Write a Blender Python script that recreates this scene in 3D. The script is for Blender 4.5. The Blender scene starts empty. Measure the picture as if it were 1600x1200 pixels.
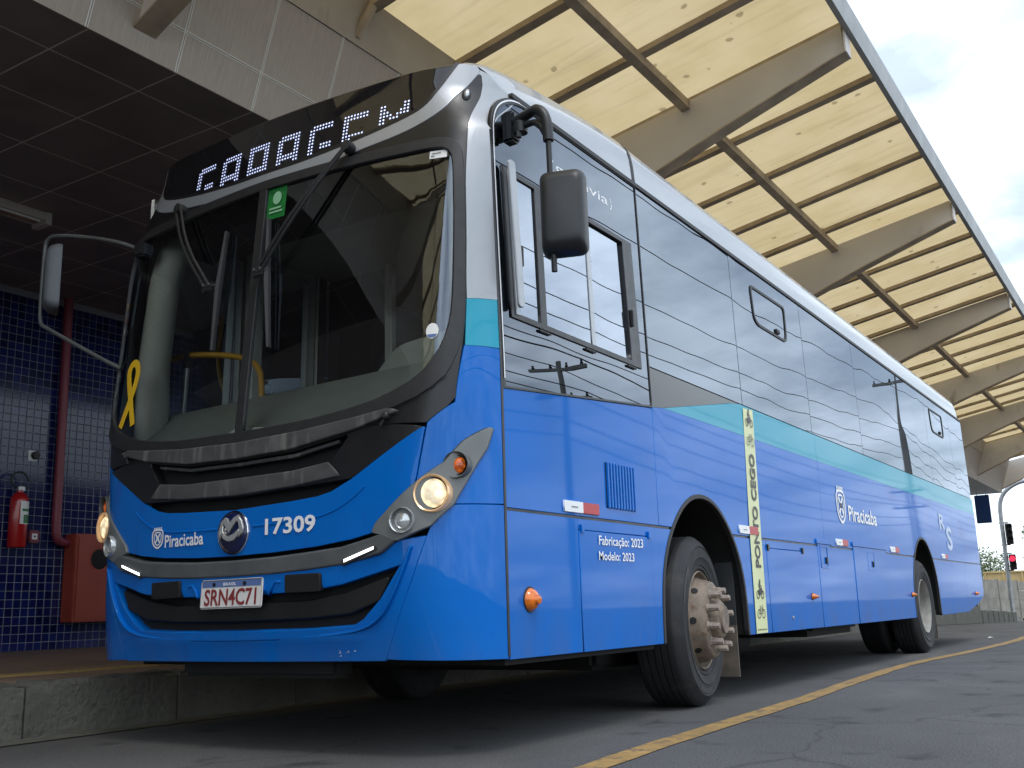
import bpy, bmesh, math, random
from mathutils import Vector, Matrix
random.seed(7)
C = bpy.context.scene.collection
SC = bpy.context.scene
R = math.radians

# ------------------------------------------------------------------ camera
YAW, PITCH, ROLL, FPX = 0.5662, 0.2150, -0.0302, 1614.6
CAM = Vector((3.6929, -3.3778, 0.5907))
f_ = Vector((-math.sin(YAW) * math.cos(PITCH), math.cos(YAW) * math.cos(PITCH), math.sin(PITCH)))
r_ = Vector((math.cos(YAW), math.sin(YAW), 0))
u_ = r_.cross(f_)
r2 = r_ * math.cos(ROLL) + u_ * math.sin(ROLL)
u2 = u_ * math.cos(ROLL) - r_ * math.sin(ROLL)
cd = bpy.data.cameras.new('camera')
cam = bpy.data.objects.new('camera', cd)
C.objects.link(cam)
cam.matrix_world = Matrix(((r2.x, u2.x, -f_.x, CAM.x), (r2.y, u2.y, -f_.y, CAM.y), (r2.z, u2.z, -f_.z, CAM.z), (0, 0, 0, 1)))
cd.sensor_fit = 'HORIZONTAL'
cd.sensor_width = 36
cd.lens = 36 * FPX / 1600
cd.clip_start = 0.05
cd.clip_end = 3000
SC.camera = cam

# ------------------------------------------------------------------ sky, sun, exposure
SUN_EL, SUN_AZ = R(62), R(128)          # azimuth clockwise from +Y
W = bpy.data.worlds.new('World')
SC.world = W
W.use_nodes = True
nt = W.node_tree
nt.nodes.clear()
def N(t, typ, **kw):
    n = t.nodes.new(typ)
    for k, v in kw.items():
        setattr(n, k, v)
    return n
out = N(nt, 'ShaderNodeOutputWorld')
bg = N(nt, 'ShaderNodeBackground')
sky = N(nt, 'ShaderNodeTexSky', sky_type='NISHITA', sun_disc=False)
sky.sun_elevation = SUN_EL
sky.sun_rotation = SUN_AZ
sky.air_density = 1.2
sky.dust_density = 2.0
tc = N(nt, 'ShaderNodeTexCoord')
sep = N(nt, 'ShaderNodeSeparateXYZ')
addz = N(nt, 'ShaderNodeMath', operation='ADD')
addz.inputs[1].default_value = 0.22
mx = N(nt, 'ShaderNodeMath', operation='MAXIMUM')
mx.inputs[1].default_value = 0.05
dx = N(nt, 'ShaderNodeMath', operation='DIVIDE')
dy = N(nt, 'ShaderNodeMath', operation='DIVIDE')
cmb = N(nt, 'ShaderNodeCombineXYZ')
noi = N(nt, 'ShaderNodeTexNoise')
noi.inputs['Scale'].default_value = 1.7
noi.inputs['Detail'].default_value = 8
noi.inputs['Roughness'].default_value = 0.55
rmp = N(nt, 'ShaderNodeValToRGB')
rmp.color_ramp.elements[0].position = 0.40
rmp.color_ramp.elements[0].color = (0.32, 0.32, 0.32, 1)
rmp.color_ramp.elements[1].position = 0.60
rmp.color_ramp.elements[1].color = (1, 1, 1, 1)
n2 = N(nt, 'ShaderNodeTexNoise')
n2.inputs['Scale'].default_value = 3.1
n2.inputs['Detail'].default_value = 5
shade = N(nt, 'ShaderNodeMapRange')
shade.inputs['From Min'].default_value = 0.3
shade.inputs['From Max'].default_value = 0.7
shade.inputs['To Min'].default_value = 10.5
shade.inputs['To Max'].default_value = 14.5
ccol = N(nt, 'ShaderNodeCombineColor')
mulb = N(nt, 'ShaderNodeMath', operation='MULTIPLY')
mulb.inputs[1].default_value = 1.10
mix = N(nt, 'ShaderNodeMix', data_type='RGBA')
L = nt.links.new
L(tc.outputs['Generated'], sep.inputs[0])
L(sep.outputs['Z'], addz.inputs[0])
L(addz.outputs[0], mx.inputs[0])
L(sep.outputs['X'], dx.inputs[0]); L(mx.outputs[0], dx.inputs[1])
L(sep.outputs['Y'], dy.inputs[0]); L(mx.outputs[0], dy.inputs[1])
L(dx.outputs[0], cmb.inputs[0]); L(dy.outputs[0], cmb.inputs[1])
L(cmb.outputs[0], noi.inputs['Vector']); L(cmb.outputs[0], n2.inputs['Vector'])
L(noi.outputs['Fac'], rmp.inputs[0])
L(n2.outputs['Fac'], shade.inputs['Value'])
L(shade.outputs[0], mulb.inputs[0])
mulr = N(nt, 'ShaderNodeMath', operation='MULTIPLY'); mulr.inputs[1].default_value = 0.90
L(shade.outputs[0], mulr.inputs[0]); L(mulr.outputs[0], ccol.inputs[0]); L(shade.outputs[0], ccol.inputs[1]); L(mulb.outputs[0], ccol.inputs[2])
L(rmp.outputs['Color'], mix.inputs[0])
L(sky.outputs[0], mix.inputs[6]); L(ccol.outputs[0], mix.inputs[7])
L(mix.outputs[2], bg.inputs['Color'])
bg.inputs['Strength'].default_value = 0.15
L(bg.outputs[0], out.inputs['Surface'])
sl = bpy.data.lights.new('sun', 'SUN')
sl.energy = 1.0
sl.angle = R(14)
sl.color = (1, 0.965, 0.91)
so = bpy.data.objects.new('sun', sl)
C.objects.link(so)
sd = Vector((math.sin(SUN_AZ) * math.cos(SUN_EL), math.cos(SUN_AZ) * math.cos(SUN_EL), math.sin(SUN_EL)))
so.rotation_euler = sd.to_track_quat('Z', 'Y').to_euler()
so.location = (20, -20, 40)
vs = SC.view_settings
SC.display_settings.display_device = 'sRGB'
vs.view_transform = 'Standard'
vs.look = 'None'
vs.gamma = 1
vs.use_curve_mapping = False
vs.exposure = 0.12
SC.cycles.use_denoising = True
SC.cycles.max_bounces = 6
SC.cycles.diffuse_bounces = 3
SC.cycles.glossy_bounces = 3
SC.cycles.transmission_bounces = 4
SC.cycles.transparent_max_bounces = 10
SC.cycles.caustics_reflective = False
SC.cycles.caustics_refractive = False
SC.cycles.sample_clamp_indirect = 6

# ------------------------------------------------------------------ materials
def P(name, col, rough=0.5, metal=0.0, coat=0.0, var=None, bump=None, emit=None, spec=0.5, rvar=None, dirt=None, bright=None):
    m = bpy.data.materials.new(name)
    m.use_nodes = True
    t = m.node_tree
    b = t.nodes['Principled BSDF']
    b.inputs['Base Color'].default_value = (*col, 1)
    b.inputs['Roughness'].default_value = rough
    b.inputs['Metallic'].default_value = metal
    b.inputs['Specular IOR Level'].default_value = spec
    if coat:
        b.inputs['Coat Weight'].default_value = coat
        b.inputs['Coat Roughness'].default_value = 0.025
    co = N(t, 'ShaderNodeTexCoord')
    cur = None
    if var:
        n = N(t, 'ShaderNodeTexNoise')
        n.inputs['Scale'].default_value = var[0]
        n.inputs['Detail'].default_value = 6
        if len(var) > 2:
            mp = N(t, 'ShaderNodeMapping')
            mp.inputs['Scale'].default_value = var[2]
            t.links.new(co.outputs['Object'], mp.inputs[0]); t.links.new(mp.outputs[0], n.inputs['Vector'])
        else:
            t.links.new(co.outputs['Object'], n.inputs['Vector'])
        mr = N(t, 'ShaderNodeMapRange')
        mr.inputs['From Min'].default_value = 0.25
        mr.inputs['From Max'].default_value = 0.75
        mr.inputs['To Min'].default_value = 1 - var[1]
        mr.inputs['To Max'].default_value = 1 + var[1]
        t.links.new(n.outputs['Fac'], mr.inputs['Value'])
        mm = N(t, 'ShaderNodeMix', data_type='RGBA', blend_type='MULTIPLY')
        mm.inputs[0].default_value = 1
        mm.inputs[6].default_value = (*col, 1)
        t.links.new(mr.outputs[0], mm.inputs[7])
        cur = mm.outputs[2]
    if dirt:                                  # (scale, threshold, colour, stretch)
        n = N(t, 'ShaderNodeTexNoise')
        n.inputs['Scale'].default_value = dirt[0]
        n.inputs['Detail'].default_value = 7
        mp = N(t, 'ShaderNodeMapping')
        mp.inputs['Scale'].default_value = dirt[3]
        t.links.new(co.outputs['Object'], mp.inputs[0]); t.links.new(mp.outputs[0], n.inputs['Vector'])
        rp = N(t, 'ShaderNodeMapRange')
        rp.inputs['From Min'].default_value = dirt[1]
        rp.inputs['From Max'].default_value = dirt[1] + 0.16
        t.links.new(n.outputs['Fac'], rp.inputs['Value'])
        mm = N(t, 'ShaderNodeMix', data_type='RGBA')
        if cur: t.links.new(cur, mm.inputs[6])
        else: mm.inputs[6].default_value = (*col, 1)
        mm.inputs[7].default_value = (*dirt[2], 1)
        t.links.new(rp.outputs[0], mm.inputs[0])
        cur = mm.outputs[2]
    if cur:
        t.links.new(cur, b.inputs['Base Color'])
    if rvar:
        n = N(t, 'ShaderNodeTexNoise')
        n.inputs['Scale'].default_value = rvar[0]
        n.inputs['Detail'].default_value = 5
        t.links.new(co.outputs['Object'], n.inputs['Vector'])
        mr = N(t, 'ShaderNodeMapRange')
        mr.inputs['From Min'].default_value = 0.3
        mr.inputs['From Max'].default_value = 0.7
        mr.inputs['To Min'].default_value = max(0, rough - rvar[1])
        mr.inputs['To Max'].default_value = rough + rvar[1]
        t.links.new(n.outputs['Fac'], mr.inputs['Value'])
        t.links.new(mr.outputs[0], b.inputs['Roughness'])
    if bump:
        n = N(t, 'ShaderNodeTexNoise')
        n.inputs['Scale'].default_value = bump[0]
        n.inputs['Detail'].default_value = bump[3] if len(bump) > 3 else 4
        t.links.new(co.outputs['Object'], n.inputs['Vector'])
        bp = N(t, 'ShaderNodeBump')
        bp.inputs['Strength'].default_value = bump[1]
        bp.inputs['Distance'].default_value = bump[2]
        t.links.new(n.outputs['Fac'], bp.inputs['Height'])
        t.links.new(bp.outputs[0], b.inputs['Normal'])
        if coat: t.links.new(bp.outputs[0], b.inputs['Coat Normal'])
    if emit:
        b.inputs['Emission Color'].default_value = (*emit[:3], 1)
        b.inputs['Emission Strength'].default_value = emit[3]
    return m

def GLASS(name, tint, ior=1.5, wob=None, rough=0.0, refl=1.0, film=0.0):
    m = bpy.data.materials.new(name)
    m.use_nodes = True
    t = m.node_tree
    t.nodes.clear()
    o = N(t, 'ShaderNodeOutputMaterial')
    tr = N(t, 'ShaderNodeBsdfTransparent')
    tr.inputs[0].default_value = (*tint, 1)
    gl = N(t, 'ShaderNodeBsdfGlossy')
    gl.inputs['Color'].default_value = (0.80 * refl, 0.88 * refl, 1.0 * refl, 1)
    gl.inputs['Roughness'].default_value = rough
    fr = N(t, 'ShaderNodeFresnel')
    fr.inputs['IOR'].default_value = ior
    mxs = N(t, 'ShaderNodeMixShader')
    fm = N(t, 'ShaderNodeMapRange')
    fm.inputs['To Min'].default_value = film
    t.links.new(fr.outputs[0], fm.inputs['Value'])
    t.links.new(fm.outputs[0], mxs.inputs[0]); t.links.new(tr.outputs[0], mxs.inputs[1]); t.links.new(gl.outputs[0], mxs.inputs[2])
    t.links.new(mxs.outputs[0], o.inputs[0])
    if wob:
        co = N(t, 'ShaderNodeTexCoord')
        oi = N(t, 'ShaderNodeObjectInfo')
        ad = N(t, 'ShaderNodeVectorMath', operation='ADD')
        sc = N(t, 'ShaderNodeVectorMath', operation='SCALE')
        sc.inputs['Scale'].default_value = 40
        t.links.new(oi.outputs['Random'], sc.inputs[0])
        t.links.new(co.outputs['Object'], ad.inputs[0]); t.links.new(sc.outputs[0], ad.inputs[1])
        n = N(t, 'ShaderNodeTexNoise')
        n.inputs['Scale'].default_value = wob[0]
        n.inputs['Detail'].default_value = 1
        t.links.new(ad.outputs[0], n.inputs['Vector'])
        bp = N(t, 'ShaderNodeBump')
        bp.inputs['Strength'].default_value = 1
        bp.inputs['Distance'].default_value = wob[1]
        t.links.new(n.outputs['Fac'], bp.inputs['Height'])
        t.links.new(bp.outputs[0], gl.inputs['Normal'])
    return m

MT = {}
BLUE = (0.0, 0.130, 0.51)
MT['blue'] = P('blue_paint', BLUE, 0.5, 0, 0.48, var=(3, 0.05), bump=(1.3, 0.5, 0.0009, 1), spec=0.05, dirt=(2.2, 0.60, (0.012, 0.095, 0.40), (1, 0.5, 0.6)))
MT['blue_front'] = P('blue_front_paint', BLUE, 0.5, 0, 0.55, var=(3, 0.05), spec=0.05, dirt=(5, 0.60, (0.010, 0.090, 0.41), (1.5, 1, 0.4)))
MT['teal'] = P('teal_paint', (0.03, 0.33, 0.46), 0.5, 0, 0.42, bump=(1.3, 0.5, 0.0009, 1), spec=0.05)
MT['white'] = P('silver_white_paint', (0.345, 0.36, 0.385), 0.36, 0.3, 0.7, var=(3, 0.03))
MT['mask'] = P('satin_black', (0.010, 0.010, 0.012), 0.36, var=(6, 0.2), rvar=(14, 0.06))
MT['grille'] = P('dusty_black_plastic', (0.062, 0.063, 0.065), 0.72, spec=0.3, var=(5, 0.25, (1, 1, 3)), dirt=(9, 0.54, (0.14, 0.136, 0.13), (2.0, 1, 0.3)), bump=(120, 0.15, 0.001))
MT['lowgrille'] = P('low_grille_black', (0.010, 0.010, 0.011), 0.55, var=(6, 0.2))
MT['rubber'] = P('black_rubber', (0.018, 0.018, 0.02), 0.55, var=(20, 0.3))
MT['dark'] = P('recess_black', (0.006, 0.006, 0.007), 0.8)
MT['greybar'] = P('grey_trim', (0.10, 0.105, 0.108), 0.42, 0.1, var=(8, 0.2), bump=(150, 0.1, 0.001))
MT['bezel'] = P('lamp_bezel_grey', (0.17, 0.18, 0.18), 0.4, 0.2, var=(6, 0.15))
MT['chrome'] = P('chrome', (0.88, 0.88, 0.86), 0.16, 1.0)
MT['headlamp'] = P('lit_headlamp', (0.95, 0.85, 0.65), 0.15, 0, emit=(1, 0.76, 0.44, 1.0), var=(70, 0.3))
MT['lampgold'] = P('warm_reflector', (0.8, 0.55, 0.32), 0.25, 0.6, emit=(1, 0.6, 0.3, 0.16))
MT['clearlens'] = P('clear_lens', (0.55, 0.57, 0.58), 0.1, 0.5, var=(40, 0.4))
MT['amber'] = P('amber_lens', (0.75, 0.17, 0.01), 0.15, 0, 0.6, var=(40, 0.25))
MT['amberlit'] = P('amber_lamp', (0.45, 0.07, 0.006), 0.15, 0, 0.6, var=(60, 0.35), emit=(1, 0.22, 0.02, 0.25))
MT['drl'] = P('daylight_led', (0.9, 0.9, 0.9), 0.2, emit=(0.95, 1, 1, 2.2))
MT['led'] = P('display_led', (0.8, 0.85, 1), 0.3, emit=(0.52, 0.60, 1.0, 1.15))
MT['wind'] = GLASS('windshield_glass', (0.92, 0.95, 0.92), 1.55, film=0.09)
MT['disp'] = P('display_glass', (0.008, 0.008, 0.01), 0.03, 0, 0.0, spec=0.6)
MT['sideglass'] = GLASS('tinted_side_glass', (0.09, 0.10, 0.11), 1.65, wob=(1.0, 0.0018), film=0.11)
MT['lightglass'] = GLASS('clear_side_glass', (0.30, 0.33, 0.35), 1.7, wob=(1.3, 0.0014), film=0.30)
MT['kerbglass'] = GLASS('kerbside_glass', (0.72, 0.75, 0.75), 1.5, wob=(1.5, 0.004))
MT['spandrel'] = P('grey_spandrel', (0.055, 0.058, 0.063), 0.14, 0, 0.0, spec=0.35)
MT['decal'] = P('white_decal', (0.82, 0.83, 0.85), 0.4)
MT['fadeddecal'] = P('faded_decal', (0.45, 0.56, 0.75), 0.4)
MT['yelstrip'] = P('pale_yellow_decal', (0.66, 0.69, 0.38), 0.4, var=(4, 0.06))
MT['ink'] = P('black_ink', (0.012, 0.012, 0.012), 0.4)
MT['plate'] = P('plate_white', (0.72, 0.70, 0.69), 0.4, var=(30, 0.08))
MT['platetxt'] = P('plate_red', (0.22, 0.03, 0.03), 0.4)
MT['plateblue'] = P('plate_blue', (0.10, 0.16, 0.36), 0.4)
MT['red'] = P('red_reflector', (0.45, 0.015, 0.02), 0.4, 0, 0.1, var=(80, 0.3))
MT['green'] = P('green_sticker', (0.01, 0.16, 0.03), 0.4, var=(30, 0.3))
MT['ribbon'] = P('ribbon_yellow', (0.78, 0.48, 0.02), 0.4)
MT['tyre'] = P('tyre_rubber', (0.014, 0.014, 0.016), 0.7, var=(14, 0.35), dirt=(5, 0.57, (0.04, 0.037, 0.034), (1, 1, 1)), bump=(90, 0.25, 0.002))
MT['rim'] = P('rusty_brown_rim', (0.19, 0.148, 0.112), 0.62, 0.1, var=(14, 0.35), dirt=(22, 0.56, (0.10, 0.055, 0.03), (1, 1, 1)), bump=(60, 0.3, 0.002))
MT['nut'] = P('dusty_nut', (0.27, 0.22, 0.185), 0.55, 0.2, var=(40, 0.3))
MT['rimgrey'] = P('dusty_grey_rim', (0.26, 0.25, 0.23), 0.6, 0.1, var=(10, 0.25))
MT['flap'] = P('mud_flap', (0.10, 0.085, 0.07), 0.8, var=(6, 0.3, (1, 1, 1)), dirt=(7, 0.5, (0.17, 0.13, 0.10), (1, 1, 1)))
MT['chassis'] = P('chassis_black', (0.006, 0.006, 0.006), 0.8, var=(8, 0.4))
MT['inner'] = P('interior_grey', (0.80, 0.82, 0.77), 0.6, var=(5, 0.08))
MT['innerdark'] = P('interior_dark', (0.035, 0.037, 0.04), 0.7, var=(5, 0.2))
MT['dash'] = P('dashboard_grey_green', (0.34, 0.37, 0.33), 0.7, var=(7, 0.12), bump=(200, 0.2, 0.001))
MT['rail'] = P('yellow_rail', (0.72, 0.38, 0.015), 0.35)
MT['steel'] = P('brushed_steel', (0.45, 0.46, 0.47), 0.35, 0.8)
MT['seat'] = P('seat_fabric', (0.02, 0.05, 0.16), 0.9, var=(30, 0.4))
MT['mirror'] = P('mirror_plastic', (0.016, 0.017, 0.019), 0.42, bump=(300, 0.15, 0.0005), var=(5, 0.2))
MT['mirrorL'] = P('mirror_grey_plastic', (0.10, 0.11, 0.125), 0.45, var=(5, 0.15))
MT['mirrorglass'] = P('mirror_glass', (0.8, 0.8, 0.8), 0.02, 1.0)
MT['asphalt'] = P('asphalt', (0.075, 0.074, 0.075), 0.85, var=(0.7, 0.22), bump=(140, 0.6, 0.006), dirt=(1.1, 0.56, (0.105, 0.10, 0.095), (1, 0.35, 1)), rvar=(1.5, 0.1))
MT['roadpaint'] = P('worn_yellow_paint', (0.34, 0.21, 0.065), 0.7, var=(5, 0.25), dirt=(16, 0.50, (0.13, 0.10, 0.07), (1, 1, 1)), bump=(140, 0.5, 0.004))
MT['kerb'] = P('kerb_concrete', (0.11, 0.108, 0.092), 0.9, var=(3, 0.25), dirt=(11, 0.56, (0.08, 0.077, 0.066), (1, 1, 2)), bump=(25, 0.8, 0.02, 8))
MT['platform'] = P('platform_floor', (0.21, 0.145, 0.115), 0.7, var=(2, 0.25), bump=(60, 0.3, 0.003))
MT['tactile'] = P('tactile_yellow', (0.34, 0.24, 0.09), 0.8, var=(20, 0.3))
MT['concrete'] = P('concrete_beam', (0.42, 0.37, 0.30), 0.85, var=(1.3, 0.2), dirt=(2.2, 0.58, (0.22, 0.18, 0.14), (1, 1, 0.4)), bump=(30, 0.25, 0.004))
MT['steelbeige'] = P('beige_steel_paint', (0.62, 0.58, 0.54), 0.6, var=(1.1, 0.12), dirt=(3, 0.64, (0.36, 0.31, 0.26), (1, 1, 0.5)))
MT['ribbrown'] = P('brown_rib', (0.42, 0.335, 0.24), 0.7, var=(4, 0.3))
MT['gutter'] = P('galvanised_gutter', (0.34, 0.35, 0.35), 0.5, 0.4, var=(3, 0.2))
MT['fascia'] = P('fascia_panel', (0.37, 0.318, 0.27), 0.55, var=(9, 0.13, (1, 9, 0.5)))
MT['joint'] = P('pale_joint', (0.62, 0.60, 0.55), 0.6)
MT['soffit'] = P('soffit_panel', (0.27, 0.245, 0.23), 0.5, var=(1.5, 0.25))
MT['soffitjoint'] = P('soffit_joint', (0.85, 0.83, 0.78), 0.6)
MT['grout'] = P('tile_grout', (0.27, 0.29, 0.34), 0.8)
MT['redpaint'] = P('red_paint', (0.31, 0.05, 0.028), 0.4, var=(5, 0.12))
MT['pipe'] = P('maroon_pipe_paint', (0.20, 0.03, 0.05), 0.45, var=(5, 0.15))
MT['ext'] = P('extinguisher_red', (0.42, 0.012, 0.012), 0.25, 0, 0.5)
MT['galv'] = P('galvanised_pole', (0.33, 0.34, 0.35), 0.5, 0.5, var=(4, 0.2))
MT['sigblack'] = P('signal_black', (0.012, 0.012, 0.013), 0.5)
MT['sigred'] = P('red_light', (0.7, 0.02, 0.03), 0.3, emit=(1, 0.03, 0.08, 1.6))
MT['signblue'] = P('sign_blue', (0.01, 0.045, 0.16), 0.4, var=(1, 0.15))
MT['block'] = P('block_wall', (0.26, 0.245, 0.215), 0.9, var=(2, 0.3), bump=(20, 0.5, 0.01))
MT['truckyel'] = P('truck_yellow', (0.50, 0.36, 0.16), 0.6, var=(2, 0.2))
MT['truckred'] = P('truck_maroon', (0.10, 0.025, 0.018), 0.7, var=(3, 0.3))
MT['bark'] = P('bark', (0.12, 0.085, 0.055), 0.9, var=(9, 0.3))
MT['woodpole'] = P('pole_concrete', (0.22, 0.21, 0.19), 0.9, var=(2, 0.2))
MT['wire'] = P('wire_black', (0.01, 0.01, 0.01), 0.6)
MT['paper'] = P('paper_white', (0.8, 0.8, 0.78), 0.7)
MT['benchgreen'] = P('bench_green', (0.03, 0.12, 0.09), 0.6, var=(6, 0.2))
MT['board'] = P('notice_board', (0.34, 0.19, 0.10), 0.7, var=(3, 0.1))

def leafmat(name, a, b):
    m = P(name, a, 0.6)
    t = m.node_tree
    bs = t.nodes['Principled BSDF']
    g = N(t, 'ShaderNodeNewGeometry')
    mm = N(t, 'ShaderNodeMix', data_type='RGBA')
    mm.inputs[6].default_value = (*a, 1); mm.inputs[7].default_value = (*b, 1)
    t.links.new(g.outputs['Random Per Island'], mm.inputs[0])
    t.links.new(mm.outputs[2], bs.inputs['Base Color'])
    return m
MT['leaf'] = leafmat('leaf_green', (0.035, 0.07, 0.018), (0.11, 0.15, 0.05))
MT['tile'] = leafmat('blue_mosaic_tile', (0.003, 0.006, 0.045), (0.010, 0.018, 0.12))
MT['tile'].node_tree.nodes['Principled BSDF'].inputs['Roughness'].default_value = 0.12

def canopymat():
    m = bpy.data.materials.new('translucent_roof_sheet')
    m.use_nodes = True
    t = m.node_tree
    t.nodes.clear()
    o = N(t, 'ShaderNodeOutputMaterial')
    d = N(t, 'ShaderNodeBsdfDiffuse'); tl = N(t, 'ShaderNodeBsdfTranslucent'); mxs = N(t, 'ShaderNodeMixShader')
    mxs.inputs[0].default_value = 0.72
    co = N(t, 'ShaderNodeTexCoord'); oi = N(t, 'ShaderNodeObjectInfo')
    sc = N(t, 'ShaderNodeVectorMath', operation='SCALE'); sc.inputs['Scale'].default_value = 50
    ad = N(t, 'ShaderNodeVectorMath', operation='ADD')
    t.links.new(oi.outputs['Random'], sc.inputs[0]); t.links.new(sc.outputs[0], ad.inputs[1]); t.links.new(co.outputs['Object'], ad.inputs[0])
    n = N(t, 'ShaderNodeTexNoise'); n.inputs['Scale'].default_value = 1.3; n.inputs['Detail'].default_value = 6
    t.links.new(ad.outputs[0], n.inputs['Vector'])
    cr = N(t, 'ShaderNodeValToRGB')
    cr.color_ramp.elements[0].position = 0.25; cr.color_ramp.elements[0].color = (0.46, 0.345, 0.175, 1)
    cr.color_ramp.elements[1].position = 0.7; cr.color_ramp.elements[1].color = (0.545, 0.43, 0.25, 1)
    t.links.new(n.outputs['Fac'], cr.inputs[0])
    vo = N(t, 'ShaderNodeTexVoronoi'); vo.inputs['Scale'].default_value = 3.0
    t.links.new(ad.outputs[0], vo.inputs['Vector'])
    n3 = N(t, 'ShaderNodeTexNoise'); n3.inputs['Scale'].default_value = 9
    t.links.new(ad.outputs[0], n3.inputs['Vector'])
    th = N(t, 'ShaderNodeMath', operation='MULTIPLY'); th.inputs[1].default_value = 0.24
    t.links.new(n3.outputs['Fac'], th.inputs[0])
    ls = N(t, 'ShaderNodeMapRange')
    ls.inputs['To Min'].default_value = 1; ls.inputs['To Max'].default_value = 0
    sb = N(t, 'ShaderNodeMath', operation='SUBTRACT')
    t.links.new(vo.outputs['Distance'], sb.inputs[0]); t.links.new(th.outputs[0], sb.inputs[1])
    ls.inputs['From Min'].default_value = -0.02; ls.inputs['From Max'].default_value = 0.015
    t.links.new(sb.outputs[0], ls.inputs['Value'])
    mm = N(t, 'ShaderNodeMix', data_type='RGBA')
    mm.inputs[7].default_value = (0.15, 0.11, 0.05, 1)
    sc2 = N(t, 'ShaderNodeMath', operation='MULTIPLY'); sc2.inputs[1].default_value = 0.62
    t.links.new(ls.outputs[0], sc2.inputs[0]); t.links.new(sc2.outputs[0], mm.inputs[0])
    st_ = N(t, 'ShaderNodeTexNoise'); st_.inputs['Scale'].default_value = 3.0; st_.inputs['Detail'].default_value = 7
    mp_ = N(t, 'ShaderNodeMapping'); mp_.inputs['Scale'].default_value = (0.35, 3.2, 1)
    t.links.new(ad.outputs[0], mp_.inputs[0]); t.links.new(mp_.outputs[0], st_.inputs['Vector'])
    sr = N(t, 'ShaderNodeMapRange'); sr.inputs['From Min'].default_value = 0.5; sr.inputs['From Max'].default_value = 0.8; sr.inputs['To Max'].default_value = 0.35
    t.links.new(st_.outputs['Fac'], sr.inputs['Value'])
    m2 = N(t, 'ShaderNodeMix', data_type='RGBA'); m2.inputs[7].default_value = (0.26, 0.20, 0.10, 1)
    t.links.new(sr.outputs[0], m2.inputs[0]); t.links.new(cr.outputs[0], m2.inputs[6])
    t.links.new(m2.outputs[2], mm.inputs[6])
    t.links.new(mm.outputs[2], d.inputs[0]); t.links.new(mm.outputs[2], tl.inputs[0])
    t.links.new(d.outputs[0], mxs.inputs[1]); t.links.new(tl.outputs[0], mxs.inputs[2]); t.links.new(mxs.outputs[0], o.inputs[0])
    return m
MT['sheet'] = canopymat()
for k_ in ('blue', 'teal'): MT[k_].node_tree.nodes['Principled BSDF'].inputs['Coat Roughness'].default_value = 0.035
def dust(m, z0, z1, amt, col):
    t = m.node_tree; b = t.nodes['Principled BSDF']
    co = N(t, 'ShaderNodeTexCoord'); sx = N(t, 'ShaderNodeSeparateXYZ'); t.links.new(co.outputs['Object'], sx.inputs[0])
    zr = N(t, 'ShaderNodeMapRange'); zr.inputs['From Min'].default_value = z1; zr.inputs['From Max'].default_value = z0
    t.links.new(sx.outputs['Z'], zr.inputs['Value'])
    n = N(t, 'ShaderNodeTexNoise'); n.inputs['Scale'].default_value = 6; n.inputs['Detail'].default_value = 8
    mp = N(t, 'ShaderNodeMapping'); mp.inputs['Scale'].default_value = (1, 1, 0.35)
    t.links.new(co.outputs['Object'], mp.inputs[0]); t.links.new(mp.outputs[0], n.inputs['Vector'])
    nr = N(t, 'ShaderNodeMapRange'); nr.inputs['From Min'].default_value = 0.35; nr.inputs['From Max'].default_value = 0.75
    t.links.new(n.outputs['Fac'], nr.inputs['Value'])
    mu = N(t, 'ShaderNodeMath', operation='MULTIPLY'); t.links.new(zr.outputs[0], mu.inputs[0]); t.links.new(nr.outputs[0], mu.inputs[1])
    m2 = N(t, 'ShaderNodeMath', operation='MULTIPLY'); m2.inputs[1].default_value = amt; t.links.new(mu.outputs[0], m2.inputs[0])
    mm = N(t, 'ShaderNodeMix', data_type='RGBA'); mm.inputs[7].default_value = (*col, 1)
    t.links.new(m2.outputs[0], mm.inputs[0]); t.links.new(b.inputs['Base Color'].links[0].from_socket, mm.inputs[6])
    t.links.new(mm.outputs[2], b.inputs['Base Color'])
dust(MT['blue'], 0.38, 0.75, 0.38, (0.10, 0.115, 0.14))
dust(MT['blue_front'], 0.38, 0.60, 0.30, (0.09, 0.105, 0.14))
def facet(m, sc, lo, hi):
    t = m.node_tree; b = t.nodes['Principled BSDF']
    co = N(t, 'ShaderNodeTexCoord'); v = N(t, 'ShaderNodeTexVoronoi'); v.inputs['Scale'].default_value = sc
    t.links.new(co.outputs['Object'], v.inputs['Vector'])
    mr = N(t, 'ShaderNodeMapRange'); mr.inputs['From Max'].default_value = 0.7
    mr.inputs['To Min'].default_value = hi; mr.inputs['To Max'].default_value = lo
    t.links.new(v.outputs['Distance'], mr.inputs['Value']); t.links.new(mr.outputs[0], b.inputs['Emission Strength'])
facet(MT['headlamp'], 28, 0.25, 1.5)
facet(MT['amberlit'], 60, 0.05, 0.5)
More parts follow.
